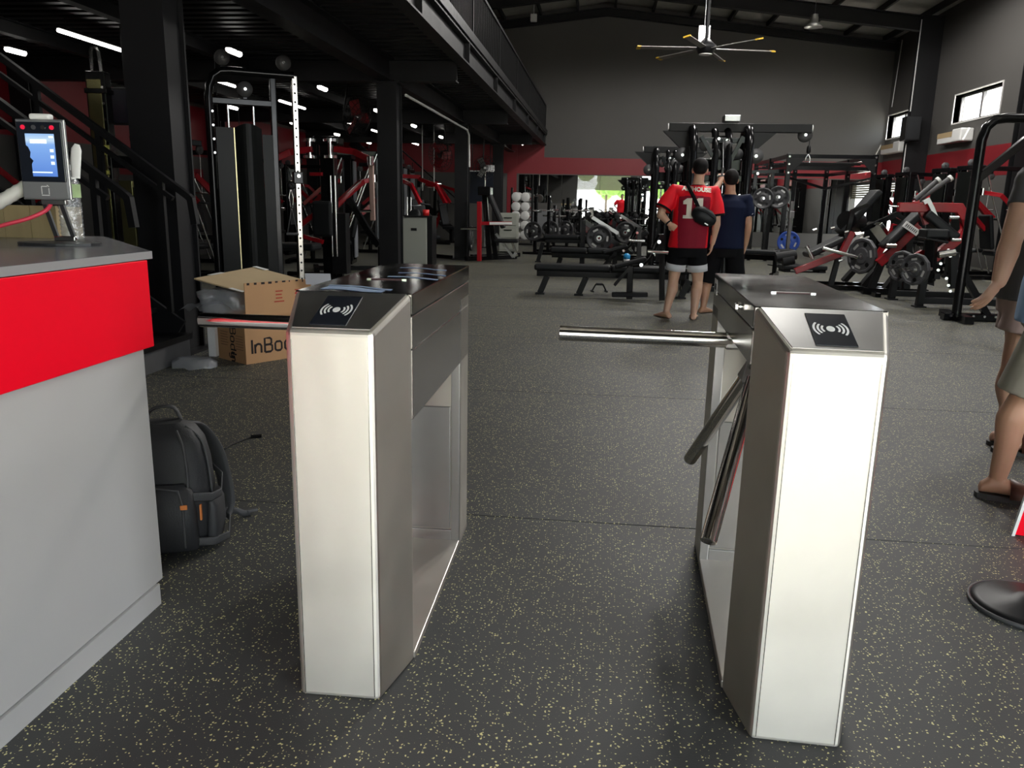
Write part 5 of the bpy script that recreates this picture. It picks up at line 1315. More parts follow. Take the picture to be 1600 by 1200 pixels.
for x, s in ((xa, 1), (xb, -1)): MB().prism([(0,0), (s*.35,0), (0,-.35)], (x, yr0-.055, zr-.09), EX, EZ, EY, .01).build('gusset', BLACKM, t)
MB().tube((xa-.6, yr0+.35, zr-.42), (xa-.6, yr0+.2, zr-.42), .03, 10).build('hook', CHROME, t)
# bar column machine inside the rig
q = Wp(1293, 300, 19.6)
for px, py, r_, kind, sp, lab in ((1192,310,.23,'black',.4,'black weight plate hanging on the left side of the rig'), (1216,308,.24,'black',1.7,'second black weight plate hanging on the rig beside the front post'), (1232,378,.24,'blue',.9,'blue weight plate standing low inside the rig')):
    yy = 18.3
    p_ = Wp(px, py, yy)
    weight_plate(p_, V((.25,1,0)), r_, lab, None, kind, spin=sp)
for x, z in ((Wp(1192,310,18.3).x, Wp(1192,310,18.3).z), (Wp(1216,308,18.3).x, Wp(1216,308,18.3).z)): MB().tube((x, 18.2, z), (x, 18.9, z), .024, 10).build('plate_peg', CHROME, t)
MB().bar((xa-.62, 18.85, .02), (xa-.62, 18.85, zr-.4), .07).bar((xa-.25, 18.85, .02), (xa-.25, 18.85, zr-.4), .07).build('storage_upright', BLACK, t)
MB().tube((Wp(1232,378,18.3).x, 18.25, Wp(1232,378,18.3).z), (Wp(1232,378,18.3).x, 18.8, Wp(1232,378,18.3).z), .024, 10).bar((Wp(1232,378,18.3).x, 18.8, .02), (Wp(1232,378,18.3).x, 18.8, .8), .06).build('low_peg', BLACK, t)
q = Wp(1235, 340, 17.6)
t2 = thing('landmine_post', 'grey steel post of a floor pulley in front of the blue plate', 'gym machine', (q.x, 17.6, 0), .2)
MB().bar((0,0,.02), (0,0,1.35), .06).build('post', STEELG, t2); MB().box((-.3,-.25,0), (.3,.25,.02)).build('foot_plate', BLACKM, t2); MB().box((-.05,-.08,1.0), (.05,.05,1.15)).build('carriage', STEELG, t2, .01)
pad('roller', t2, (-.1,-.12,.30), (.44,.14,.14), EX, EY, EZ, RUBBER, .06)

# ================================================================== RIGHT SIDE MACHINES
# long hack squat machine with red beam
y0 = 13.0
P = lambda px, py, d=0.0: at_y(px, py, y0+d)
q = at_z(1300, 425)
t = thing('hack_squat_machine', 'black and red hack squat machine with a silver footplate, left of the red row machine', 'gym machine', (q.x, y0, 0), world=True)
for d in (-.3, .3):
    MB().rpath([at_y(1242,424,y0+d)*1, P(1315,396,d), P(1332,362,d)], .08, .09).build('red_beam', REDD, t, .008)
    MB().bar(P(1310,400,d), (P(1318,0).x*0+P(1300,420,d).x, y0+d, .02), .07).build('front_leg', BLACKM, t)
    MB().rpath([P(1335,408,d), P(1368,402,d), P(1388,375,d), P(1398,350,d)], .07, .08).build('red_curve', REDP, t, .008)
    MB().bar(P(1398,352,d), (P(1405,440,d).x, y0+d, .02), .08).build('rear_leg', BLACKM, t)
    MB().bar((P(1250,0).x*0+P(1245,425,d).x, y0+d, .04), (P(1405,440,d).x, y0+d, .04), .08, .07).build('base_rail', BLACK, t)
MB().obox((P(1367,380)+P(1388,350))/2, (.62,.06,.42), EY, V((.75,0,.65)), V((-.65,0,.75))).build('footplate', CHROME, t, .008)
for d in (-.22, .22):
    MB().tube(P(1260,384,d), P(1270,404,d), .028, 10).build('chrome_peg', CHROME, t)
    MB().tube(P(1286,388,d-.2), P(1340,402,d-.2), .03, 10).build('plate_peg', CHROME, t)
MB().tube(P(1212,402,-.1), P(1244,398,-.1), .075, 14).tube(P(1222,408,-.1), P(1240,404,-.1), .09, 14).build('ankle_roller', RUBBER, t)
pad('seat_pad', t, (P(1275,392)+P(1315,372))/2, (.75,.42,.09), V((.88,0,.47)), EY, V((-.47,0,.88)))
pad('backrest', t, (P(1330,345)+P(1352,318))/2, (.80,.42,.10), V((.6,0,.8)), EY, V((-.8,0,.6)))
MB().rpath([P(1322,372,-.3), P(1332,330,-.3), P(1356,320,-.3)], .06).rpath([P(1345,360), P(1400,335), P(1425,350)], .07).build('upper_frame', BLACK, t)
for px, py in ((1270,360), (1298,357), (1320,363), (1343,368), (1352,372), (1310,408)): MB().tube(P(px,py,-.42), P(px+6,py-2,-.42), .02, 10).build('bolt_end', CHROME, t)
MB().tube(P(1322,345,-.15), P(1340,348,.15), .15, 18).build('cam_disc', BLACKM, t)
weight_plate(P(1347,400,-.48), V((.86,.5,0)), .27, 'large grey weight plate on the hack squat machine', None, 'grey', True, .06, .3)
for (fx_, fy_, tx_, ty_) in ((1318,441,1356,398), (1346,449,1384,402), (1380,457,1424,398)):
    f_ = at_z(fx_, fy_); MB().bar(V((f_.x, f_.y, .02)), at_y(tx_, ty_, f_.y+.1), .10, .08).build('slanted_leg', BLACKM, t)
# rowing machine with the big red bent beam
y0 = 11.0
P = lambda px, py, d=0.0: at_y(px, py, y0+d)
q = at_z(1440, 475)
t = thing('row_machine', 'black row machine with a big bent red beam, left of the half rack', 'gym machine', (4.6, 11.1, 0), world=True)
for (lx, ly) in ((4.12, 10.75), (4.06, 11.58)):
    MB().bar((lx, ly, .02), (lx+.02, ly, .46), .085).build('leg', BLACKM, t, .006); MB().box((lx-.07, ly-.07, 0), (lx+.07, ly+.07, .02)).build('foot_plate', RUBBER, t)
    MB().bar((lx, ly, .09), (lx+1.2, ly, .09), .08).build('base_beam', BLACKM, t, .006)
MB().bar((5.25, 10.7, .05), (5.25, 11.65, .05), .08).bar((4.3, 11.15, .4), (4.3, 10.75, .4), .07).bar((4.3, 11.15, .4), (4.3, 11.58, .4), .07).build('cross_beam', BLACKM, t)
MB().rpath([P(1403,324), P(1466,324), P(1498,325), P(1508,342), P(1503,368), P(1458,404)], .10, .12).build('red_beam', REDP, t, .01)
MB().tube(P(1390,322), P(1405,323), .012, 8).build('pin', CHROME, t)
for (p0, p1, d) in (((1430,312),(1465,282),-.15), ((1437,311),(1484,279),.2)):
    MB().tube(P(*p0, d), P(*p1, d), .032, 12).build('padded_handle', GREYRUB, t); MB().tube(P(p1[0]-1, p1[1]+1, d), P(p1[0]+3, p1[1]-2, d), .042, 12).build('handle_end', WHITEP, t)
MB().bar(P(1430,313), P(1440,330), .06).rpath([P(1440,330), P(1448,350)], .07).build('handle_link', REDP, t)
MB().rpath([P(1443,317,-.1), P(1450,313,-.1), P(1456,325,-.1), P(1462,340,-.1)], .04, .05).build('grey_link', STEELG, t)
pad('chest_pad', t, (P(1450,340)+P(1485,365))/2, (.52,.26,.12), V((.8,0,-.6)), EY, V((.6,0,.8)), PADM)
pad('seat', t, P(1459,365,-.2), (.28,.30,.12), EX, EY, EZ)
MB().bar(P(1456,372,-.2), P(1452,440,-.1), .12).bar(P(1440,372,-.2), P(1475,378,-.2), .30, .03).build('seat_column', BLACKM, t, .01)
MB().tube(P(1466,398,-.35), P(1492,394,-.35), .045, 14).build('chrome_roller', CHROME, t)
MB().rpath([P(1458,402), P(1465,412), P(1452,445)], .09).rpath([P(1490,395), P(1490,450)], .10).build('lower_arm', BLACKM, t)
MB().rpath([P(1418,408), P(1440,395), P(1455,400)], .07).build('red_knuckle', REDP, t)
for px, py in ((1482,391),(1485,400),(1470,412),(1466,422),(1479,435),(1482,446),(1485,455),(1448,434),(1434,437)): MB().tube(P(px,py,-.25), P(px,py,-.28), .018, 10).build('bolt', CHROME, t)
for (px, py, d, lab) in ((1409,416,-.2,'grey twelve sided weight plate on the outer peg of the red row machine'), (1430,421,-.55,'grey twelve sided weight plate on the inner peg of the red row machine, nearer')):
    p_ = P(px, py, d); weight_plate(p_, V((.84,.55,0)), .20, lab, 'grey plates on the row machine', 'grey', True, .06, .9)
    MB().tube(p_-V((.22,.144,0)), p_+V((.25,.164,0)), .025, 10).build('plate_peg', CHROME, t)
# inclined press behind with white label
y0 = 12.2
P = lambda px, py, d=0.0: at_y(px, py, y0+d)
t = thing('incline_press_machine', 'black and red incline machine with a white name plate on its raised end', 'gym machine', (P(1400,400).x, y0, 0), world=True)
MB().rpath([P(1372,412), P(1395,392), P(1435,352)], .10, .12).build('red_spine', REDP, t, .01)
pad('long_pad', t, (P(1400,385)+P(1432,345))/2+V((-.05,0,.08)), (.75,.30,.10), V((.66,0,.75)), EY, V((-.75,0,.66)))
MB().obox(P(1424,357,-.18), (.24,.02,.09), V((.84,0,-.54)), EY, V((.54,0,.84))).build('name_plate', WHITEP, t)
mb = MB()
for k in range(7): mb.obox(P(1424,357,-.192)+V((.84,0,-.54))*(-.084+k*.028), (.014,.002,.045), V((.84,0,-.54)), EY, V((.54,0,.84)))
mb.build('name_plate_print', GREYRUB, t)
MB().tube(P(1385,384,-.3), P(1400,384,-.3), .03, 10).build('chrome_peg', CHROME, t)
MB().bar(P(1378,408), (P(1360,440).x, y0, .02), .09).bar(P(1420,372), (P(1418,435).x, y0, .02), .09).build('leg', BLACKM, t)
MB().bar((P(1360,440).x-.1, y0, .05), (P(1418,435).x+.3, y0, .05), .09).bar((P(1360,440).x, y0-.4, .03), (P(1360,440).x, y0+.4, .03), .08, .06).build('base_beam', BLACK, t)
# flat black floor pad
a = at_z(1232, 424)
t = thing('step_platform', 'low black step platform on the floor left of the hack squat machine', 'platform', (a.x+.25, a.y, 0), .1)
MB().box((-.42,-.22,.05), (.42,.22,.13)).build('deck', PADM, t, .02); 
for sx in (-1, 1): MB().box((sx*.34-.06,-.18,0), (sx*.34+.06,.18,.05)).build('foot', RUBBER, t)

# --- half rack
q = at_z(1480, 500)
yb = q.y; t = thing('half_rack', 'tall black half rack with a diagonal brace beside the person in grey', 'gym rack', (q.x+.25, yb+.1, 0), world=True)
P = lambda px, py, d=0.0: at_y(px, py, yb+d)
ptop = P(1540, 184)
px_ = P(1497, 470).x
zt = ptop.z
for d in (0,):
    MB().path([(px_, yb+d, .04), (px_, yb+d, zt-.24), (px_+.03, yb+d, zt-.10), (px_+.11, yb+d, zt-.02), (px_+.22, yb+d, zt), (px_+1.65, yb+d, zt)], .052, 12, up=(0,1,0)).build('bent_upright', BLACK, t)
    MB().bar((px_, yb+d, zt-.66), (px_+.66, yb+d, zt-.03), .08).build('diagonal_brace', BLACK, t, .006)
    MB().bar((px_-.15, yb+d, .045), (px_+1.7, yb+d, .045), .12, .08).build('base_rail', BLACK, t, .008)
    MB().bar((px_+1.6, yb+d, .05), (px_+1.6, yb+d, zt), .09).build('rear_upright', BLACK, t)
    MB().bar((px_, yb+d, .55), (px_+.35, yb+d, .05), .07).build('lower_brace', BLACK, t)
    bolts(t, [(px_-.08+k*.12, yb+d-.062, .06) for k in range(5)], (0,-1,0), .014)
MB().bar((px_+1.6, yb-.55, .045), (px_+1.6, yb+.55, .045), .1, .08).bar((px_+.0, yb-.35, .045), (px_+.0, yb+.35, .045), .1, .08).build('cross_beam', BLACK, t)
for px, py in ((1484,340),(1487,375)): MB().tube(P(px,py,-.05), P(px+14,py,-.05), .018, 10).build('spotter_pin', CHROME, t)
pad('seat', t, (px_+.95, yb+.1, .48), (.5,.3,.08), EX, EY, EZ); MB().bar((px_+.95, yb+.1, .03), (px_+.95, yb+.1, .45), .08).build('seat_post', BLACK, t)
for k, (dx, z, lab) in enumerate(((.55, .55, 'lower'), (.62, .98, 'upper'))):
    weight_plate((px_+1.42, yb-.10, z), EY, .21, 'black weight plate on the %s peg of the half rack' % lab, None, 'black', False, .05, k)
    MB().tube((px_+1.42, yb-.2, z), (px_+1.42, yb+.0, z), .024, 10).bar((px_+1.42, yb, z), (px_+1.58, yb, z), .05).build('plate_peg', CHROME, t)

# ================================================================== CAGE FANS
def cage_fan(label, c, r, rz, tilt, blade, hang):
    t = thing('wall_fan', label, 'fan', tuple(c)); t.rotation_euler = (tilt, 0, rz)
    mb = MB()
    for rr, yy in ((r, 0), (r*.75, -.06), (r*.5, -.085), (r*.25, -.10), (r*.75, .07), (r*.45,.09)):
        pts = [(rr*math.cos(2*PI*i/24), yy, rr*math.sin(2*PI*i/24)) for i in range(25)]; mb.path(pts, .006 if rr == r else .005, 5)
    for i in range(22):
        a = 2*PI*i/22; mb.path([(r*.1*math.cos(a), -.105, r*.1*math.sin(a)), (r*.6*math.cos(a), -.08, r*.6*math.sin(a)), (r*math.cos(a), 0, r*math.sin(a)), (r*.6*math.cos(a), .085, r*.6*math.sin(a))], .004, 4)
    mb.build('cage', BLACKM, t, kind='stuff')
    MB().tube((0,.02,0), (0,.24,0), r*.28, 16).build('motor', BLACKM, t)
    for k in range(3):
        a = 2*PI*k/3; u = V((math.cos(a),0,math.sin(a))); w = V((-math.sin(a),.45,math.cos(a))).normalized(); MB().obox(u*r*.5, (r*.75, r*.5, .008), u, w, u.cross(w)).build('blade', blade, t)
    MB().tube((0,-.06,0), (0,.02,0), r*.12, 12).build('blade_hub', STEELG, t)
    br = MB().path([(0,.2,0), (0,.30,.05), hang], .018, 8).build('bracket', BLACKM, t)
    return t
cage_fan('large black cage fan with red blades left of the second column', Wp(558, 183, 13.2), .33, 1.15, .25, REDD, (.05,.35,.85))
cage_fan('smaller cage fan with red blades beside the white conduits', Wp(688, 243, 19.2), .36, -.5, .2, REDD, (0,.3,1.2))
cage_fan('cage fan with grey blades hanging beside the last column', Wp(757, 262, 21.3), .30, .3, .1, STEELG, (0,.1,1.0))
t = thing('chrome_mast', 'thin chrome mast standing behind the seated press machine', 'stand', (Wp(757, 300, 21.4).x, 21.5, 0))
MB().tube((0,0,.03), (0,0,2.0), .022, 10).build('mast', CHROME, t); MB().tube((0,0,0), (0,0,.03), .2, 18).build('base', BLACKM, t)
a, b = Wp(733, 268, 22.4), Wp(771, 268, 22.4)
t = thing('wall_screen', 'dark screen with a white edge strip hanging between the third and last columns', 'screen', ((a.x+b.x)/2, 22.4, a.z))
MB().box((-.34,-.03,-.85), (.34,.03,0)).build('panel', READER, t, .005); MB().box((-.34,-.035,0), (.34,.035,.03)).build('edge_strip', WHITEP, t)
for x in (-.25, .25): MB().tube((x,0,.03), (x,0,MZ+.07-a.z), .01, 6).build('hanging_rod', BLACKM, t)
# ================================================================== PEOPLE
SKIN = mat('skin', (.60,.36,.25), .5, var=.10, vscale=10); SKIN2 = mat('tanned_skin', (.50,.275,.175), .5, var=.10, vscale=10)
for m_ in (SKIN, SKIN2): m_.node_tree.nodes['Principled BSDF'].inputs['Subsurface Weight'].default_value = .06
HAIR = mat('black_hair', (.005,.004,.004), .7, spec=.2, bump=.6, bscale=160)
EYEW = mat('eye_white', (.7,.68,.65), .2); EYED = mat('eye_dark', (.02,.012,.01), .15); LIPS = mat('lips', (.36,.13,.10), .45)
def remeshed(mb, name, mats, voxel, it=3):
    me = mb.mesh(name+'_raw', mats[0]); o = bpy.data.objects.new(name, me); COL.objects.link(o)
    r = o.modifiers.new('r', 'REMESH'); r.mode = 'VOXEL'; r.voxel_size = voxel; r.use_smooth_shade = True
    s_ = o.modifiers.new('s', 'SMOOTH'); s_.factor = .5; s_.iterations = it
    dg = bpy.context.evaluated_depsgraph_get(); ev = o.evaluated_get(dg)
    out = bpy.data.meshes.new_from_object(ev, depsgraph=dg); out.name = name
    bpy.data.objects.remove(o); bpy.data.meshes.remove(me)
    out.materials.clear()
    for m_ in mats: out.materials.append(m_)
    return out
def link(me, name, parent):
    off = parent
    while off.parent is not None: off = off.parent
    for v in me.vertices: v.co -= off.location
    o = bpy.data.objects.new(name, me); COL.objects.link(o); o.parent = parent; return o
def ell(c, rx, ry, rt, fw, n=20): return [V(c)+V(rt)*rx*math.cos(2*PI*i/n)+V(fw)*ry*math.sin(2*PI*i/n) for i in range(n)]
def limb(mb, pts, rad, n=16, k=4):
    P_ = smooth(pts, k); m_ = len(pts); R_ = []
    for i in range(len(P_)):
        u = min(i/k, m_-1); a = int(u); b = min(a+1, m_-1); R_.append(rad[a]+(rad[b]-rad[a])*(u-a))
    mb.path(P_, R_, n); mb.sphere(P_[0], R_[0], 14, 8); mb.sphere(P_[-1], R_[-1], 14, 8)
def hand(mb, wrist, d, palm_n, thumb_side, size=1.0, curl=.5, spread=1.0):
    """palm from the wrist along d; palm_n: the way the palm faces; thumb_side: towards the thumb"""
    d = V(d).normalized(); pn = V(palm_n); pn = (pn-d*pn.dot(d)).normalized(); ts = V(thumb_side); ts = (ts-d*ts.dot(d)-pn*ts.dot(pn)).normalized()
    L = .088*size; w = .040*size; th = .015*size
    secs = []
    for u, ww, tt in ((-.25,.6,1.3),(0,.68,1.25),(.3,.9,1.15),(.7,1.0,1.0),(1.0,.96,.8)):
        secs.append(ell(V(wrist)+d*L*u, w*ww, th*tt, ts, pn, 16))
    mb.loft(secs)
    for i, (off, ln) in enumerate(((.78,.070),(.27,.080),(-.25,.074),(-.75,.058))):
        b = V(wrist)+d*L*.92+ts*w*off; dd = (d+ts*off*.12*spread).normalized(); q = [b-d*.018]; ang = 0; r = [.0098*size]; ln *= size; c_ = b
        q.append(b); r.append(.0098*size)
        for j, f in enumerate((.42,.32,.26)):
            ang += curl*(.5,.75,.45)[j]; v = dd*math.cos(ang)+pn*math.sin(ang); c_ = c_+v*ln*f; q.append(c_); r.append((.0092,.0084,.0070)[j]*size)
        mb.path(q, r, 10); mb.sphere(c_, r[-1], 10, 6)
    b = V(wrist)+d*L*.18+ts*w*.55; q = [b-ts*.012, b+ts*.014*size+d*.012*size+pn*.004, b+ts*.030*size+d*.036*size+pn*.012*size, b+ts*.034*size+d*.062*size+pn*.022*size]
    mb.path(q, [.013*size,.0125*size,.0105*size,.008*size], 10); mb.sphere(q[-1], .008*size, 10, 6)
def foot(mb, ankle, f, L=.25, sole=0.0):
    a = V(ankle); f = V((f[0], f[1], 0)).normalized(); r_ = V((f.y, -f.x, 0)); g = V((a.x, a.y, sole))
    secs = []
    for u, w, h in ((-.27,.020,.030),(-.25,.030,.045),(-.12,.036,.075),(.0,.037,.082),(.2,.040,.065),(.42,.046,.045),(.58,.047,.032),(.68,.040,.024)):
        c = g+f*L*u; secs.append([c+r_*w*math.cos(t)+V((0,0,h*.5+h*.5*math.sin(t))) for t in [2*PI*i/16 for i in range(16)]])
    mb.loft(secs)
    for i in range(5):
        o_ = .038-.019*i; b = g+f*L*(.64-.012*abs(i-.8))+r_*(-o_ if False else o_)
        ln = (.05,.045,.04,.034,.028)[i]; rr = (.0125,.0095,.009,.0085,.008)[i]
        mb.path([b-f*.02+V((0,0,rr+.004)), b+f*ln*.6+V((0,0,rr+.003)), b+f*ln+V((0,0,rr))], [rr,rr,rr*.8], 10); mb.sphere(b+f*ln+V((0,0,rr)), rr*.8, 8, 6)
def head(mb, c, f, up, s=1.0):
    f = V(f).normalized(); up = V(up).normalized(); r_ = f.cross(up).normalized(); up = r_.cross(f)
    c = V(c); A = (r_, f, up)
    mb.sphere(c+up*.022*s-f*.010*s, (.077*s,.096*s,.093*s), 22, 14, A)
    mb.loft([ell(c+up*(.03*s)+f*.012*s, .069*s, .078*s, r_, f), ell(c-up*.02*s+f*.018*s, .066*s, .076*s, r_, f), ell(c-up*.06*s+f*.026*s, .056*s, .064*s, r_, f), ell(c-up*.095*s+f*.040*s, .038*s, .045*s, r_, f), ell(c-up*.112*s+f*.048*s, .020*s, .026*s, r_, f)])
    mb.path([c+f*.094*s+up*.018*s, c+f*.107*s-up*.012*s, c+f*.117*s-up*.030*s], [.008*s,.011*s,.015*s], 10); mb.sphere(c+f*.108*s-up*.032*s, (.018*s,.014*s,.010*s), 10, 6, A)
    mb.sphere(c+f*.088*s-up*.066*s, (.026*s,.012*s,.010*s), 10, 6, A)
    for sg in (-1, 1): mb.sphere(c+r_*sg*.076*s-f*.008*s-up*.012*s, (.009*s,.020*s,.032*s), 10, 8, (r_+f*.0, (f-r_*sg*.35).normalized(), up))
    return r_, f, up
def face(parent, c, ax, s=1.0):
    r_, f, up = ax; c = V(c)
    for sg in (-1, 1):
        e = MB().sphere(c+r_*sg*.032*s+f*.078*s+up*.004*s, .0135*s, 12, 8).build('eye', EYEW, parent)
        MB().sphere(c+r_*sg*.032*s+f*.088*s+up*.004*s, .0058*s, 10, 6).build('iris', EYED, e)
        MB().path([c+r_*sg*.014*s+f*.096*s+up*.026*s, c+r_*sg*.034*s+f*.092*s+up*.031*s, c+r_*sg*.052*s+f*.078*s+up*.026*s], .004*s, 6).build('eyebrow', HAIR, parent)
    MB().path([c+r_*-.024*s+f*.094*s-up*.066*s, c+f*.101*s-up*.065*s, c+r_*.024*s+f*.094*s-up*.066*s], .006*s, 8).build('mouth', LIPS, parent)
def hair(parent, c, ax, s=1.0, length=.0):
    r_, f, up = ax; mb = MB(); c = V(c)
    mb.sphere(c+up*.034*s-f*.016*s, (.083*s,.098*s,.090*s), 22, 14, ax); mb.sphere(c+up*.004*s-f*.040*s, (.074*s,.066*s,.062*s), 16, 10, ax)
    if length: mb.sphere(c-up*(.06+length*.3)-f*.05*s, (.075*s,.055*s,.05+length*.5), 16, 10, ax)
    return link(remeshed(mb, 'hair', [HAIR], .008, 2), 'hair', parent)

def person(label, root, J, F, skin, sex=1.0, hands=None, feetf=None, soles=0.0, hairlen=0.0, arm=1.0, hs=1.0):
    """J: joints in world space; one continuous skin surface, then hair and face as children"""
    t = thing('person', label, 'person', root, world=True)
    F = V(F).normalized(); R_ = V((F.y, -F.x, 0)).normalized(); mb = MB()
    pel, chest, neck = V(J['pelvis']), V(J['chest']), V(J['neck'])
    mid = pel.lerp(chest, .5)
    lean = (neck-pel).normalized()
    secs = [(pel-lean*.10,.13,.09),(pel-lean*.04,.165,.115),(pel+lean*.05,.165,.115),(mid,.150*sex,.105),(mid.lerp(chest,.6),.165*sex,.115),(chest+lean*.05,.175*sex,.115),(chest.lerp(neck,.62),.150*sex,.09),(neck-lean*.02,.075,.065),(neck+lean*.03,.055,.058)]
    mb.loft([ell(c, a, b, R_, F) for c, a, b in secs])
    up = (V(J['head'])-neck).normalized()*.5+V((0,0,1)); up.normalize()
    mb.path([neck-lean*.04, neck.lerp(V(J['head']), .6)], [.062,.054], 16)
    hf = V(J.get('look', F)).normalized(); ax = head(mb, J['head'], hf, up)
    for s in 'LR':
        if 'sh'+s not in J: continue
        sh, el, wr = V(J['sh'+s]), V(J['el'+s]), V(J['wr'+s])
        limb(mb, [sh, sh.lerp(el,.35), el, el.lerp(wr,.3), wr], [.056*arm,.050*arm,.040*arm,.042*arm,.028*arm])
        mb.path([chest.lerp(neck,.35).lerp(sh,.3), sh], [.075,.056], 14)
        d, pn, ts, cu = hands[s]; hand(mb, wr, d, pn, ts, hs, cu)
    for s in 'LR':
        hp, kn, an = V(J['hip'+s]), V(J['kn'+s]), V(J['an'+s])
        ff = V(feetf[s]); back = -V((ff.x, ff.y, 0)).normalized()
        limb(mb, [hp, hp.lerp(kn,.4), kn, kn.lerp(an,.28)+back*.018, kn.lerp(an,.62)+back*.006, an], [.087,.078,.056,.062,.047,.035])
        foot(mb, an, ff, .25, soles)
    o = link(remeshed(mb, 'body', [skin], .0062, 3), 'body', t)
    face(t, J['head'], ax); hair(t, J['head'], ax, 1.0, hairlen)
    return t, R_, F, lean
def shirt(t, J, F, R_, lean, mats, hem, sleeve=.62, ease=.022, loose=1.0, name='shirt', voxel=.009, sleeve_r=.075, sex=1.0):
    mb = MB(); pel, chest, neck = V(J['pelvis']), V(J['chest']), V(J['neck']); mid = pel.lerp(chest,.5)
    h = V((pel.x, pel.y, hem)); e = ease
    secs = [(h,.175*loose+e,.125*loose+e),(pel+lean*.05,.172*loose+e,.122*loose+e),(mid,.160*sex*loose+e,.112*loose+e),(mid.lerp(chest,.6),.172*sex+e,.120+e),(chest+lean*.05,.180*sex+e,.118+e),(chest.lerp(neck,.62),.155*sex+e,.09+e),(neck-lean*.03,.080+e*.5,.068+e*.5),(neck-lean*.002,.066,.066)]
    mb.loft([ell(c, a, b, R_, F, 28) for c, a, b in secs])
    for s in 'LR':
        if 'sh'+s not in J: continue
        sh, el = V(J['sh'+s]), V(J['el'+s]); q = sh.lerp(el, sleeve)
        mb.path([chest.lerp(neck,.35).lerp(sh,.3), sh+(sh-el).normalized()*.012, sh.lerp(q,.5), q], [.098,.072,sleeve_r,sleeve_r*1.04], 20)
        mb.sphere(sh, .071, 14, 9)
    return remeshed(mb, name, mats, voxel, 4)
def shorts(t, J, F, R_, lean, m_, frac=.80, ease=.03, hemr=.105, name='shorts', top=.10):
    mb = MB(); pel = V(J['pelvis'])
    mb.loft([ell(pel-lean*.13, .165+ease*.6, .115+ease*.5, R_, F, 26), ell(pel-lean*.05, .178+ease*.4, .128+ease*.4, R_, F, 26), ell(pel+lean*top, .168+ease*.3, .120+ease*.3, R_, F, 26)])
    ends = {}
    for s in 'LR':
        hp, kn = V(J['hip'+s]), V(J['kn'+s]); q = hp.lerp(kn, frac)
        mb.path([hp+V((0,0,.02)), hp.lerp(q,.4), q], [.098+ease*.3,.098+ease*.3,hemr], 22); ends[s] = (hp, q)
    return link(remeshed(mb, name, [m_], .009, 3), name, t), ends
def wrap_on(me, O, X, Z, F, bvh, m_, name, parent, off, cell):
    bm = bmesh.new(); bm.from_mesh(me); bmesh.ops.triangulate(bm, faces=bm.faces)
    for _ in range(3): bmesh.ops.subdivide_edges(bm, edges=[e for e in bm.edges if e.calc_length() > cell], cuts=1, use_grid_fill=False); bmesh.ops.triangulate(bm, faces=bm.faces)
    bm.to_mesh(me); bm.free(); me.materials.clear(); me.materials.append(m_)
    for v in me.vertices:
        p = V(O)+V(X)*v.co.x+V(Z)*v.co.y; hit = bvh.ray_cast(p-V(F)*.5, V(F), 1.2)
        v.co = (hit[0] if hit[0] else p)-V(F)*off
    me.name = name
    return link(me, name, parent)
def project_text(txt, font_size, O, X, Z, F, bvh, m_, name, parent, off=.004, strokew=.0, spacing=1.0):
    cu = bpy.data.curves.new('txt', 'FONT'); cu.body = txt; cu.size = font_size; cu.align_x = 'CENTER'; cu.offset = strokew; cu.space_character = spacing
    o = bpy.data.objects.new('txt', cu); COL.objects.link(o); dg = bpy.context.evaluated_depsgraph_get()
    me = bpy.data.meshes.new_from_object(o.evaluated_get(dg), depsgraph=dg); bpy.data.objects.remove(o); bpy.data.curves.remove(cu)
    return wrap_on(me, O, X, Z, F, bvh, m_, name, parent, off, font_size*.15)
def slab_one(O, X, Z, F, bvh, m_, name, parent, h=.21):
    me = bpy.data.meshes.new('digit')
    q = [[(-.28,0),(.28,0),(.28,.16),(-.28,.16)], [(-.12,.16),(.13,.16),(.13,1),(-.12,1)], [(-.30,.70),(-.12,.70),(-.12,1),(-.30,.86)]]
    vs = [(x*h, y*h, 0) for f in q for x, y in f]; me.from_pydata(vs, [], [tuple(range(4*i, 4*i+4)) for i in range(3)])
    return wrap_on(me, O, X, Z, F, bvh, m_, name, parent, .006, .03)

# ---------------- man in the red jersey
yb = 8.95
P = lambda px, py, d=0.0: at_y(px, py, yb+d)
JERS = mat('red_jersey', (.80,.008,.020), .6, spec=.25, var=.08); JERSD = mat('maroon_jersey_mesh', (.24,.008,.024), .7, spec=.2, var=.12, bump=.3, bscale=400)
BLKCL = mat('black_cloth', (.006,.006,.007), .8, var=.2, spec=.1); WHCL = mat('white_cloth', (.62,.62,.64), .7); NAVY = mat('navy_cloth', (.006,.010,.030), .75, var=.15, spec=.12)
CREAM = mat('cream_print', (.78,.70,.60), .6)
aL, aR = at_z(1040, 487, .075), at_z(1086, 489, .075)
aL.y = 8.92; aR.y = 8.88; aL.x = P(1041,486).x; aR.x = P(1084,488,-.07).x; aL.z = aR.z = .078
J = dict(pelvis=P(1074,383), chest=P(1083,320), neck=P(1091,288), head=P(1094,265,.02), look=(.10,1,.02),
    shL=P(1053,299), elL=P(1032,334,-.06), wrL=P(1046,350,-.10), shR=P(1116,301), elR=P(1120,347,-.02), wrR=P(1113,380,.03),
    hipL=P(1061,388), knL=P(1052,438,.03), anL=aL, hipR=P(1089,388), knR=P(1090,440,.03), anR=aR)
t, R_, F, lean = person('barefoot man from behind in a red jersey numbered 11, hand on hip', (aL.x*.5+aR.x*.5, 8.9, 0), J, (.08,1,0), SKIN,
    hands={'L': ((.75,.25,-.5), (.4,.9,.1), (.3,.2,-1), .7), 'R': ((-.12,.05,-1), (-1,.2,0), (0,1,0), .5)}, feetf={'L': (-.55,.83,0), 'R': (.12,1,0)})
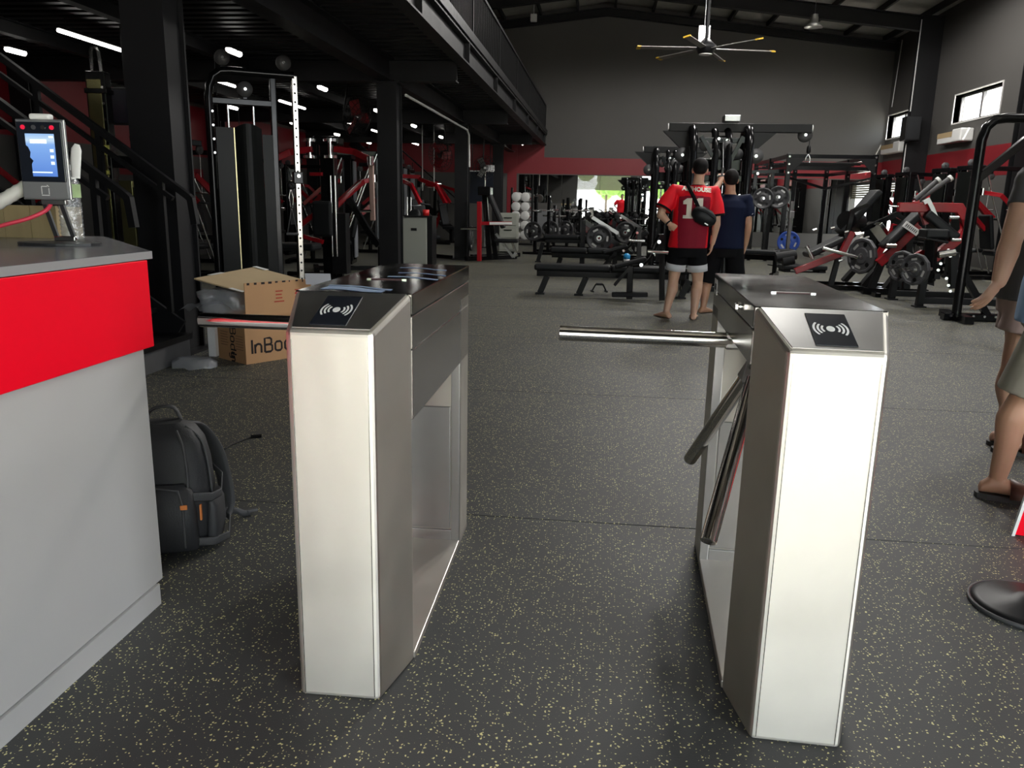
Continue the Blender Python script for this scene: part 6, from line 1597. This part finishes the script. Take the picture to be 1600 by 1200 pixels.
me = shirt(t, J, F, R_, lean, [JERS, JERSD, BLKCL], P(1074,384).z-.02, .80, .030, 1.04, 'jersey', .008, .088)
bvh = BVHTree.FromPolygons([v.co.copy() for v in me.vertices], [tuple(p.vertices) for p in me.polygons])
nk = V(J['neck']); yoke = P(1085,305).z
for p in me.polygons:
    c = p.center; u = (c-V(J['chest'])).dot(R_); wlim = .165-.06*max(0, (1.1-c.z))
    if c.z < yoke-.35*abs(u)*.35 and abs(u-.01) < wlim and (c-V(J['chest'])).dot(F) < .06: p.material_index = 1
    if c.z > nk.z-.012 and (c-nk).length < .10: p.material_index = 2
jer = link(me, 'jersey', t)
X = V((1,0,0)); Z = V((0,0,1))
project_text('ALEHOUSE', .062, P(1088,299)+V((.0,0,0)), V((1,0,-.06)).normalized(), Z, F, bvh, CREAM, 'lettering', jer, .005, .003)
for px_1 in (1075, 1092): slab_one(P(px_1,341), X, Z, F, bvh, CREAM, 'number', jer)
for s in 'LR':
    sh, el = V(J['sh'+s]), V(J['el'+s]); q = sh.lerp(el,.80); d = (el-sh).normalized(); MB().lathe([(.0905,-.012),(.094,0),(.0905,.012)], q-d*.008, d, 24).build('cuff', BLKCL, jer)
sho, ends = shorts(t, J, F, R_, lean, BLKCL, .66, .03, .104)
for s in 'LR':
    hp, q = ends[s]; d = (q-hp).normalized(); MB().lathe([(.09,-.068),(.1085,-.068),(.1105,.006),(.104,.006)], q, d, 26).build('white_hem', WHCL, sho)
wr = V(J['wrL']); el = V(J['elL']); MB().lathe([(.031,-.01),(.034,0),(.031,.01)], wr.lerp(el,.12), (el-wr).normalized(), 16).build('wristband', BLKCL, t)
# sling bag on his back
b = thing('sling_bag', 'black sling bag worn across the back of the man in the red jersey', 'bag', tuple(P(1098,338,-.2)), world=True)
def onback(px, py, off=.012):
    p = P(px, py); h_ = bvh.ray_cast(p-F*.6, F, 1.2); return (h_[0] if h_[0] else p)-F*off
stp = [onback(px, py) for px, py in ((1073,287),(1078,297),(1083,307),(1088,318),(1092,327))]
MB().path(smooth(stp), .004, 8, ry=.019, up=(1,0,.4)).path([onback(1068,284,-.01), stp[0]], .004, 8, ry=.018).build('strap', BLKCL, b)
c0 = onback(1099, 338, .045); dx = V((.88,0,-.47)); dz = V((.47,0,.88))
secs = [ell(c0+dx*u, a, bb, dz, F, 20) for u, a, bb in ((-.135,.02,.02),(-.12,.055,.035),(-.05,.092,.055),(.05,.088,.055),(.11,.06,.04),(.135,.025,.02))]
MB().loft(secs).build('pouch', PADM, b)
MB().path([c0+dx*-.10-F*.052+dz*.03, c0-F*.062+dz*.045, c0+dx*.10-F*.05+dz*.03], .004, 6).build('zip', BLKCL, b)
MB().obox(c0+dx*.06-F*.055-dz*.055, (.04,.006,.012), dx, F, dz).build('buckle', STEELG, b)
MB().path(smooth([c0+dx*.13, onback(1113,350), V(J['shR'])*.2+V(J['pelvis'])*.8+R_*.20]), .004, 8, ry=.016).build('lower_strap', BLKCL, b)

# ---------------- man in the navy T-shirt
yb = 9.5
aR = V((P(1150,488).x, 9.5, .078)); aL = V((P(1098,482).x, 9.46, .078))
J = dict(pelvis=P(1133,384), chest=P(1140,331), neck=P(1141,303), head=P(1142,281,.02), look=(-.05,1,.15),
    shL=P(1117,311), elL=P(1113,303,.26), wrL=P(1126,283,.44), shR=P(1167,313), elR=P(1169,352,-.03), wrR=P(1165,382,.03),
    hipL=P(1118,390), knL=P(1106,440,.03), anL=aL, hipR=P(1147,390), knR=P(1149,440,.03), anR=aR)
t, R_, F, lean = person('man from behind in a navy T-shirt, one arm raised to the machine', (1.35, 9.5, 0), J, (-.02,1,0), SKIN2,
    hands={'L': ((.12,.5,.9), (.2,1,-.2), (1,0,0), 1.1), 'R': ((-.08,.05,-1), (-1,.1,0), (0,1,0), .5)}, feetf={'L': (.75,.66,0), 'R': (.2,1,0)})
sh_ = link(shirt(t, J, F, R_, lean, [NAVY], P(1133,384).z-.03, .66, .026, 1.06, 't_shirt', .009, .080), 't_shirt', t)
q = P(1172,337,-.09); MB().prism([(-.035,0),(.01,.012),(.035,.03),(.02,.005),(.0,-.008)], q, EX, EZ, EY, .003).build('white_logo', WHITEPRINT, sh_)
shorts(t, J, F, R_, lean, BLKCL, 1.0, .03, .118)
tag(MB().path(smooth([P(1130,262,.5), P(1128,272,.47), P(1131,280,.46)]), .012, 8).tube(P(1121,276,.47), P(1137,275,.47), .018, 10).tube(P(1130,262,.5), P(1130,215,2.6), .006, 6).build('pull_handle', GREYRUB), 'grey cable pull handle held up by the man in the navy T-shirt', 'handle')

# ---------------- person in grey shirt and pinkish shorts at the edge of the picture
yb = 4.25
GREYCL = mat('grey_cloth', (.075,.075,.078), .75, var=.12); PINKCL = mat('dusty_pink_cloth', (.40,.29,.26), .75, var=.08)
BLUECL = mat('light_blue_cloth', (.30,.46,.70), .7, var=.06); KHAKI = mat('khaki_cloth', (.27,.245,.20), .75, var=.08)
BRLEA = mat('brown_leather', (.10,.035,.022), .45, var=.15); SOLE = mat('dark_sandal_sole', (.03,.028,.027), .6)
FA = V((.97,-.24,0)).normalized(); RA = V((FA.y, -FA.x, 0))
pc = V((P(1613,430).x, 4.25, P(1613,430).z))
hipx = pc.x
def rel(f, r, z): return V((pc.x, pc.y, 0))+FA*f+RA*r+V((0,0,z))
zs = P(1610,285).z
J = dict(pelvis=rel(0,0,.86), chest=rel(.02,0,1.18), neck=rel(.03,0,1.40), head=rel(.06,0,1.545), look=FA,
    shR=at_y(1611,284,4.10), elR=at_y(1580,376,4.04), wrR=at_y(1561,440,4.02), shL=rel(.02,-.19,1.33), elL=rel(-.02,-.24,1.06), wrL=rel(.12,-.22,.84),
    hipR=rel(0,.09,.84), knR=V((P(1572,575).x, 4.18, .46)), anR=V((P(1573,690).x, 4.22, .10)), hipL=rel(0,-.09,.84), knL=rel(.02,-.10,.46), anL=rel(.02,-.11,.10))
t, R_, F, lean = person('person in a grey T-shirt and dusty pink shorts with one arm hanging', (pc.x, pc.y, 0), J, FA, SKIN,
    hands={'R': ((-.52,-.05,-.85), (-.55,.75,.25), (.75,.15,-.5), .42), 'L': (( .1,0,-1), RA, FA, .5)}, feetf={'R': FA, 'L': FA}, soles=.022, hairlen=.05, sex=.92, arm=1.18, hs=1.08)
link(shirt(t, J, F, R_, lean, [GREYCL], .80, .42, .024, 1.0, 't_shirt', .008, .066, .94), 't_shirt', t)
shorts(t, J, F, R_, lean, PINKCL, .52, .02, .118)
def sandals(t, J, F, m_, L=.27, slide=True):
    for s in 'LR':
        a = V(J['an'+s]); f = V((F.x, F.y, 0)).normalized(); r_ = V((f.y, -f.x, 0)); g = V((a.x, a.y, 0))
        poly = [(-.30*L,0),(-.28*L,.026),(-.12*L,.038),(.2*L,.040),(.5*L,.050),(.72*L,.046),(.84*L,.022),(.86*L,0)]
        poly = poly+[(x, -y) for x, y in poly[-2:0:-1]]
        so = MB().prism(poly, g, f, r_, (0,0,1), .024).build('sandal_sole', SOLE, t, .006)
        n = 10
        for u0, u1, hh in ((.28,.56,.078),):
            secs = []
            for k in range(n+1):
                an_ = PI*k/n; c_, s_ = math.cos(an_), math.sin(an_)
                secs.append([g+f*L*u+r_*.053*c_*(1.0)+V((0,0,.020+(hh if u < .4 else hh*.62)*s_)) for u in (u0-.10, u1)]+[g+f*L*u+r_*.047*c_+V((0,0,.018+((hh if u < .4 else hh*.62)-.008)*s_)) for u in (u1, u0-.10)])
            MB().loft(secs, smooth=True).build('leather_strap', m_, so)
sandals(t, J, FA, BRLEA)

# ---------------- man in light blue shirt, khaki shorts and sandals
yb = 3.55
FB = V((.95,-.31,0)).normalized(); RB = V((FB.y, -FB.x, 0))
pc = V((P(1664,470).x, 3.55, 0))
def rel(f, r, z): return V((pc.x, pc.y, 0))+FB*f+RB*r+V((0,0,z))
J = dict(pelvis=rel(0,0,.88), chest=rel(.02,0,1.22), neck=rel(.04,0,1.47), head=rel(.08,0,1.62), look=FB,
    shR=rel(.02,.20,1.40), elR=rel(.10,.25,1.12), wrR=rel(.30,.20,1.0), shL=rel(.02,-.20,1.40), elL=rel(.08,-.25,1.12), wrL=rel(.28,-.2,1.0),
    hipR=rel(0,.09,.86), knR=V((P(1592,612).x, 3.50, .46)), anR=V((P(1549,750).x, 3.50, .105)), hipL=rel(0,-.10,.86), knL=rel(.14,-.12,.47), anL=rel(.10,-.13,.105))
t, R_, F, lean = person('man in a light blue shirt, khaki shorts and brown leather sandals', (pc.x, pc.y, 0), J, FB, SKIN2,
    hands={'R': ((.9,-.3,-.2), (0,0,-1), (0,0,1), .6), 'L': ((.9,-.3,-.2), (0,0,-1), (0,0,1), .6)}, feetf={'R': FB, 'L': FB}, soles=.024)
link(shirt(t, J, F, R_, lean, [BLUECL], P(1590,503).z, .6, .03, 1.12, 'shirt', .009, .078), 'shirt', t)
shorts(t, J, F, R_, lean, KHAKI, .98, .035, .115)
sandals(t, J, FB, BRLEA)
